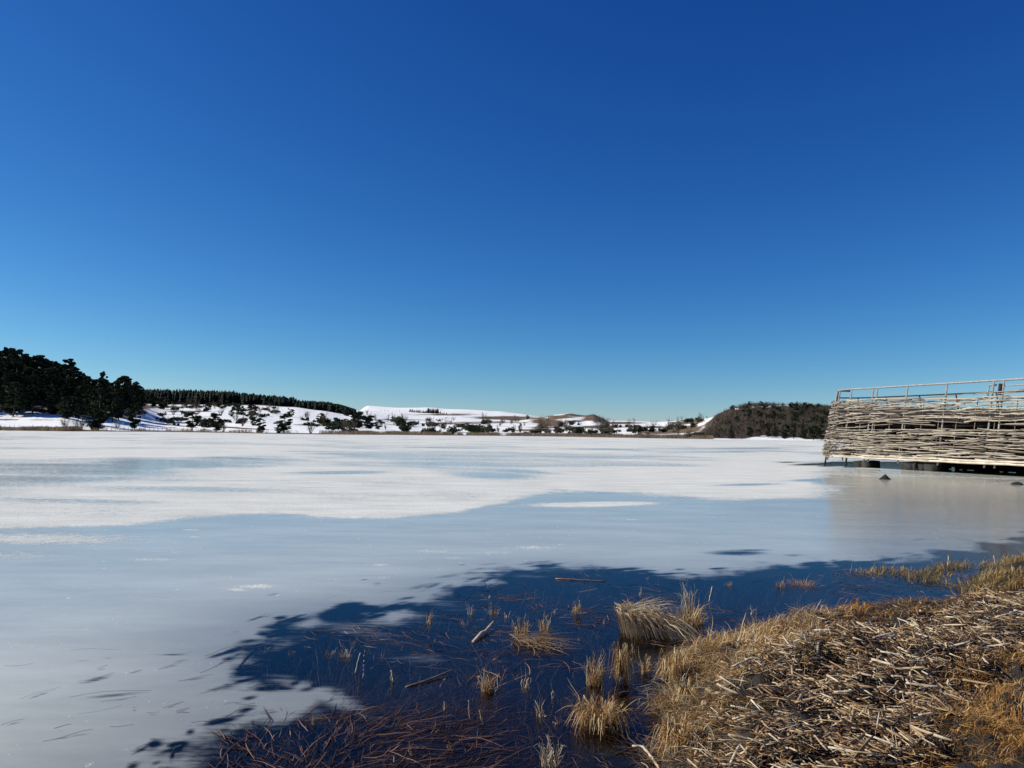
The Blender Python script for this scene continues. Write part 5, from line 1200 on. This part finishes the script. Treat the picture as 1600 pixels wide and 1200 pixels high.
# ---- sticks, straws and twigs one can point to
stickm = mat_flat('dry_stick', (.36, .26, .16), (.55, .43, .30), 20, .6)
brownm = mat_flat('brown_stick', (.16, .09, .06), (.30, .19, .13), 20, .6)
blackm = mat_flat('black_twig', (.02, .014, .01), (.06, .04, .03), 20, .6)
strawm = mat_flat('straw', (.50, .38, .22), (.68, .56, .38), 20, .55)
def stick(pts, r0, r1, mat, label, cat='stick', name='stick', n_=7, flat=1.0):
    """pts: (px, py, height above water) — each placed at its own height"""
    P = np.array([np.append(g(a, b, z), z) for a, b, z in pts]); K = max(5, len(pts) * 3); t = np.linspace(0, len(pts) - 1, K)
    Q = np.stack([np.interp(t, range(len(pts)), P[:, k]) for k in range(3)], 1); Q[1:-1] += r.normal(size=(K - 2, 3)) * r0 * .25
    V, Fq = tubes(Q[None], (np.linspace(r0, r1, K) * (1 + r.normal(size=K) * .06))[None], n_, flat=flat); o0 = Q[0]
    return tag(link(name, mesh_np(name, V - o0, Fq, smooth_sh=True), mat, None, o0), label, cat)
stick([(740, 1003, .0), (771, 972, .05)], .017, .012, stickm, 'thick pale reed stub lying slantwise on the dark water', flat=.8)
stick([(634, 1074, .0), (670, 1062, .01), (706, 1047, .02)], .007, .005, brownm, 'long thin brown stick lying in the water by the wavy tuft')
stick([(868, 904, .005), (905, 905.5, .01), (947, 908, .005)], .011, .007, brownm, 'dark red-brown stick floating beyond the tussocks', flat=.5)
stick([(975, 1132, .01), (982, 1152, .02), (995, 1164, .02)], .004, .006, blackm, 'black crooked twig joining the pale stub near the bottom')
stick([(995, 1165, .02), (960, 1180, .0), (922, 1196, -.01)], .006, .003, blackm, 'black twig running down to the bottom edge from the pale stub')
stick([(988, 1166, .02), (1004, 1166, .025), (1018, 1182, .02), (1030, 1202, .02)], .007, .006, stickm, 'pale bent reed stub where the black twigs meet')
def straw(px, py, tx, ty, rr, mat, label, z0=None):
    """a stalk standing at its foot and rising towards a point in the same distance"""
    f = g(px, py, .12 if z0 is None else z0); z = gz1(*f) if z0 is None else z0; T = at(tx, ty, f[1])
    K = 7; t = np.linspace(0, 1, K)[:, None]; Q = np.append(f, z) * (1 - t) + T * t; Q[1:-1] += r.normal(size=(K - 2, 3)) * .002
    V, Fq = tubes(Q[None], np.linspace(rr, rr * .7, K)[None], 6); tag(link('straw', mesh_np('straw', V - Q[0], Fq, smooth_sh=True), mat, None, Q[0]), label, 'straw')
straw(1425, 1198, 1423, 1042, .0028, brownm, 'tall thin dark stem standing upright in front of the reed litter')
straw(1500, 1176, 1518, 1104, .0035, strawm, 'pale leaning straw standing at the lower right of the litter')
straw(1482, 1199, 1524, 1157, .0032, strawm, 'pale straw crossing low in front of the leaning one')
straw(1556, 1050, 1553, 985, .003, brownm, 'dark thin stem standing near the right edge of the litter')
straw(555, 1052, 563, 1020, .0038, strawm, 'left straw of a bent pair rising from the drowned weed', 0.0)
straw(567, 1062, 570, 1017, .0045, strawm, 'right straw of a bent pair rising from the drowned weed', 0.0)
straw(615, 1066, 611, 1047, .005, strawm, 'short thick straw standing alone in the dark water', 0.0)
straw(735, 1125, 732, 1094, .003, stickm, 'left of two short straws standing in the murky water', 0.0)
straw(755, 1132, 749, 1110, .003, stickm, 'right of two short straws standing in the murky water', 0.0)
straw(1108, 940, 1113, 916, .005, strawm, 'pale bent straw standing right of the smaller tussock', 0.0)
straw(1481, 884, 1482, 868, .008, strawm, 'pale stake poking out of the blue water before the lookout', 0.0)
straw(1556, 886, 1553, 868, .007, strawm, 'pale stake by the right hand shore grass', 0.0)
stick([(1030, 1150, .1), (1060, 1110, .14)], .004, .003, strawm, 'pale straw slanting over the rim of the bank')
stick([(1168, 1022, .15), (1205, 1045, .17), (1228, 1062, .16), (1230, 1078, .14)], .0055, .004, strawm, 'long kinked straw laid over the rim behind the litter', 'straw', 'straw')
stick([(1220, 1038, .16), (1262, 1078, .18), (1345, 1115, .17)], .006, .0045, strawm, 'long straight reed lying across the upper litter', 'straw', 'straw')
stick([(1265, 1080, .18), (1300, 1100, .19), (1345, 1128, .17)], .0075, .006, strawm, 'thick split reed beside the long straight one', 'straw', 'straw')
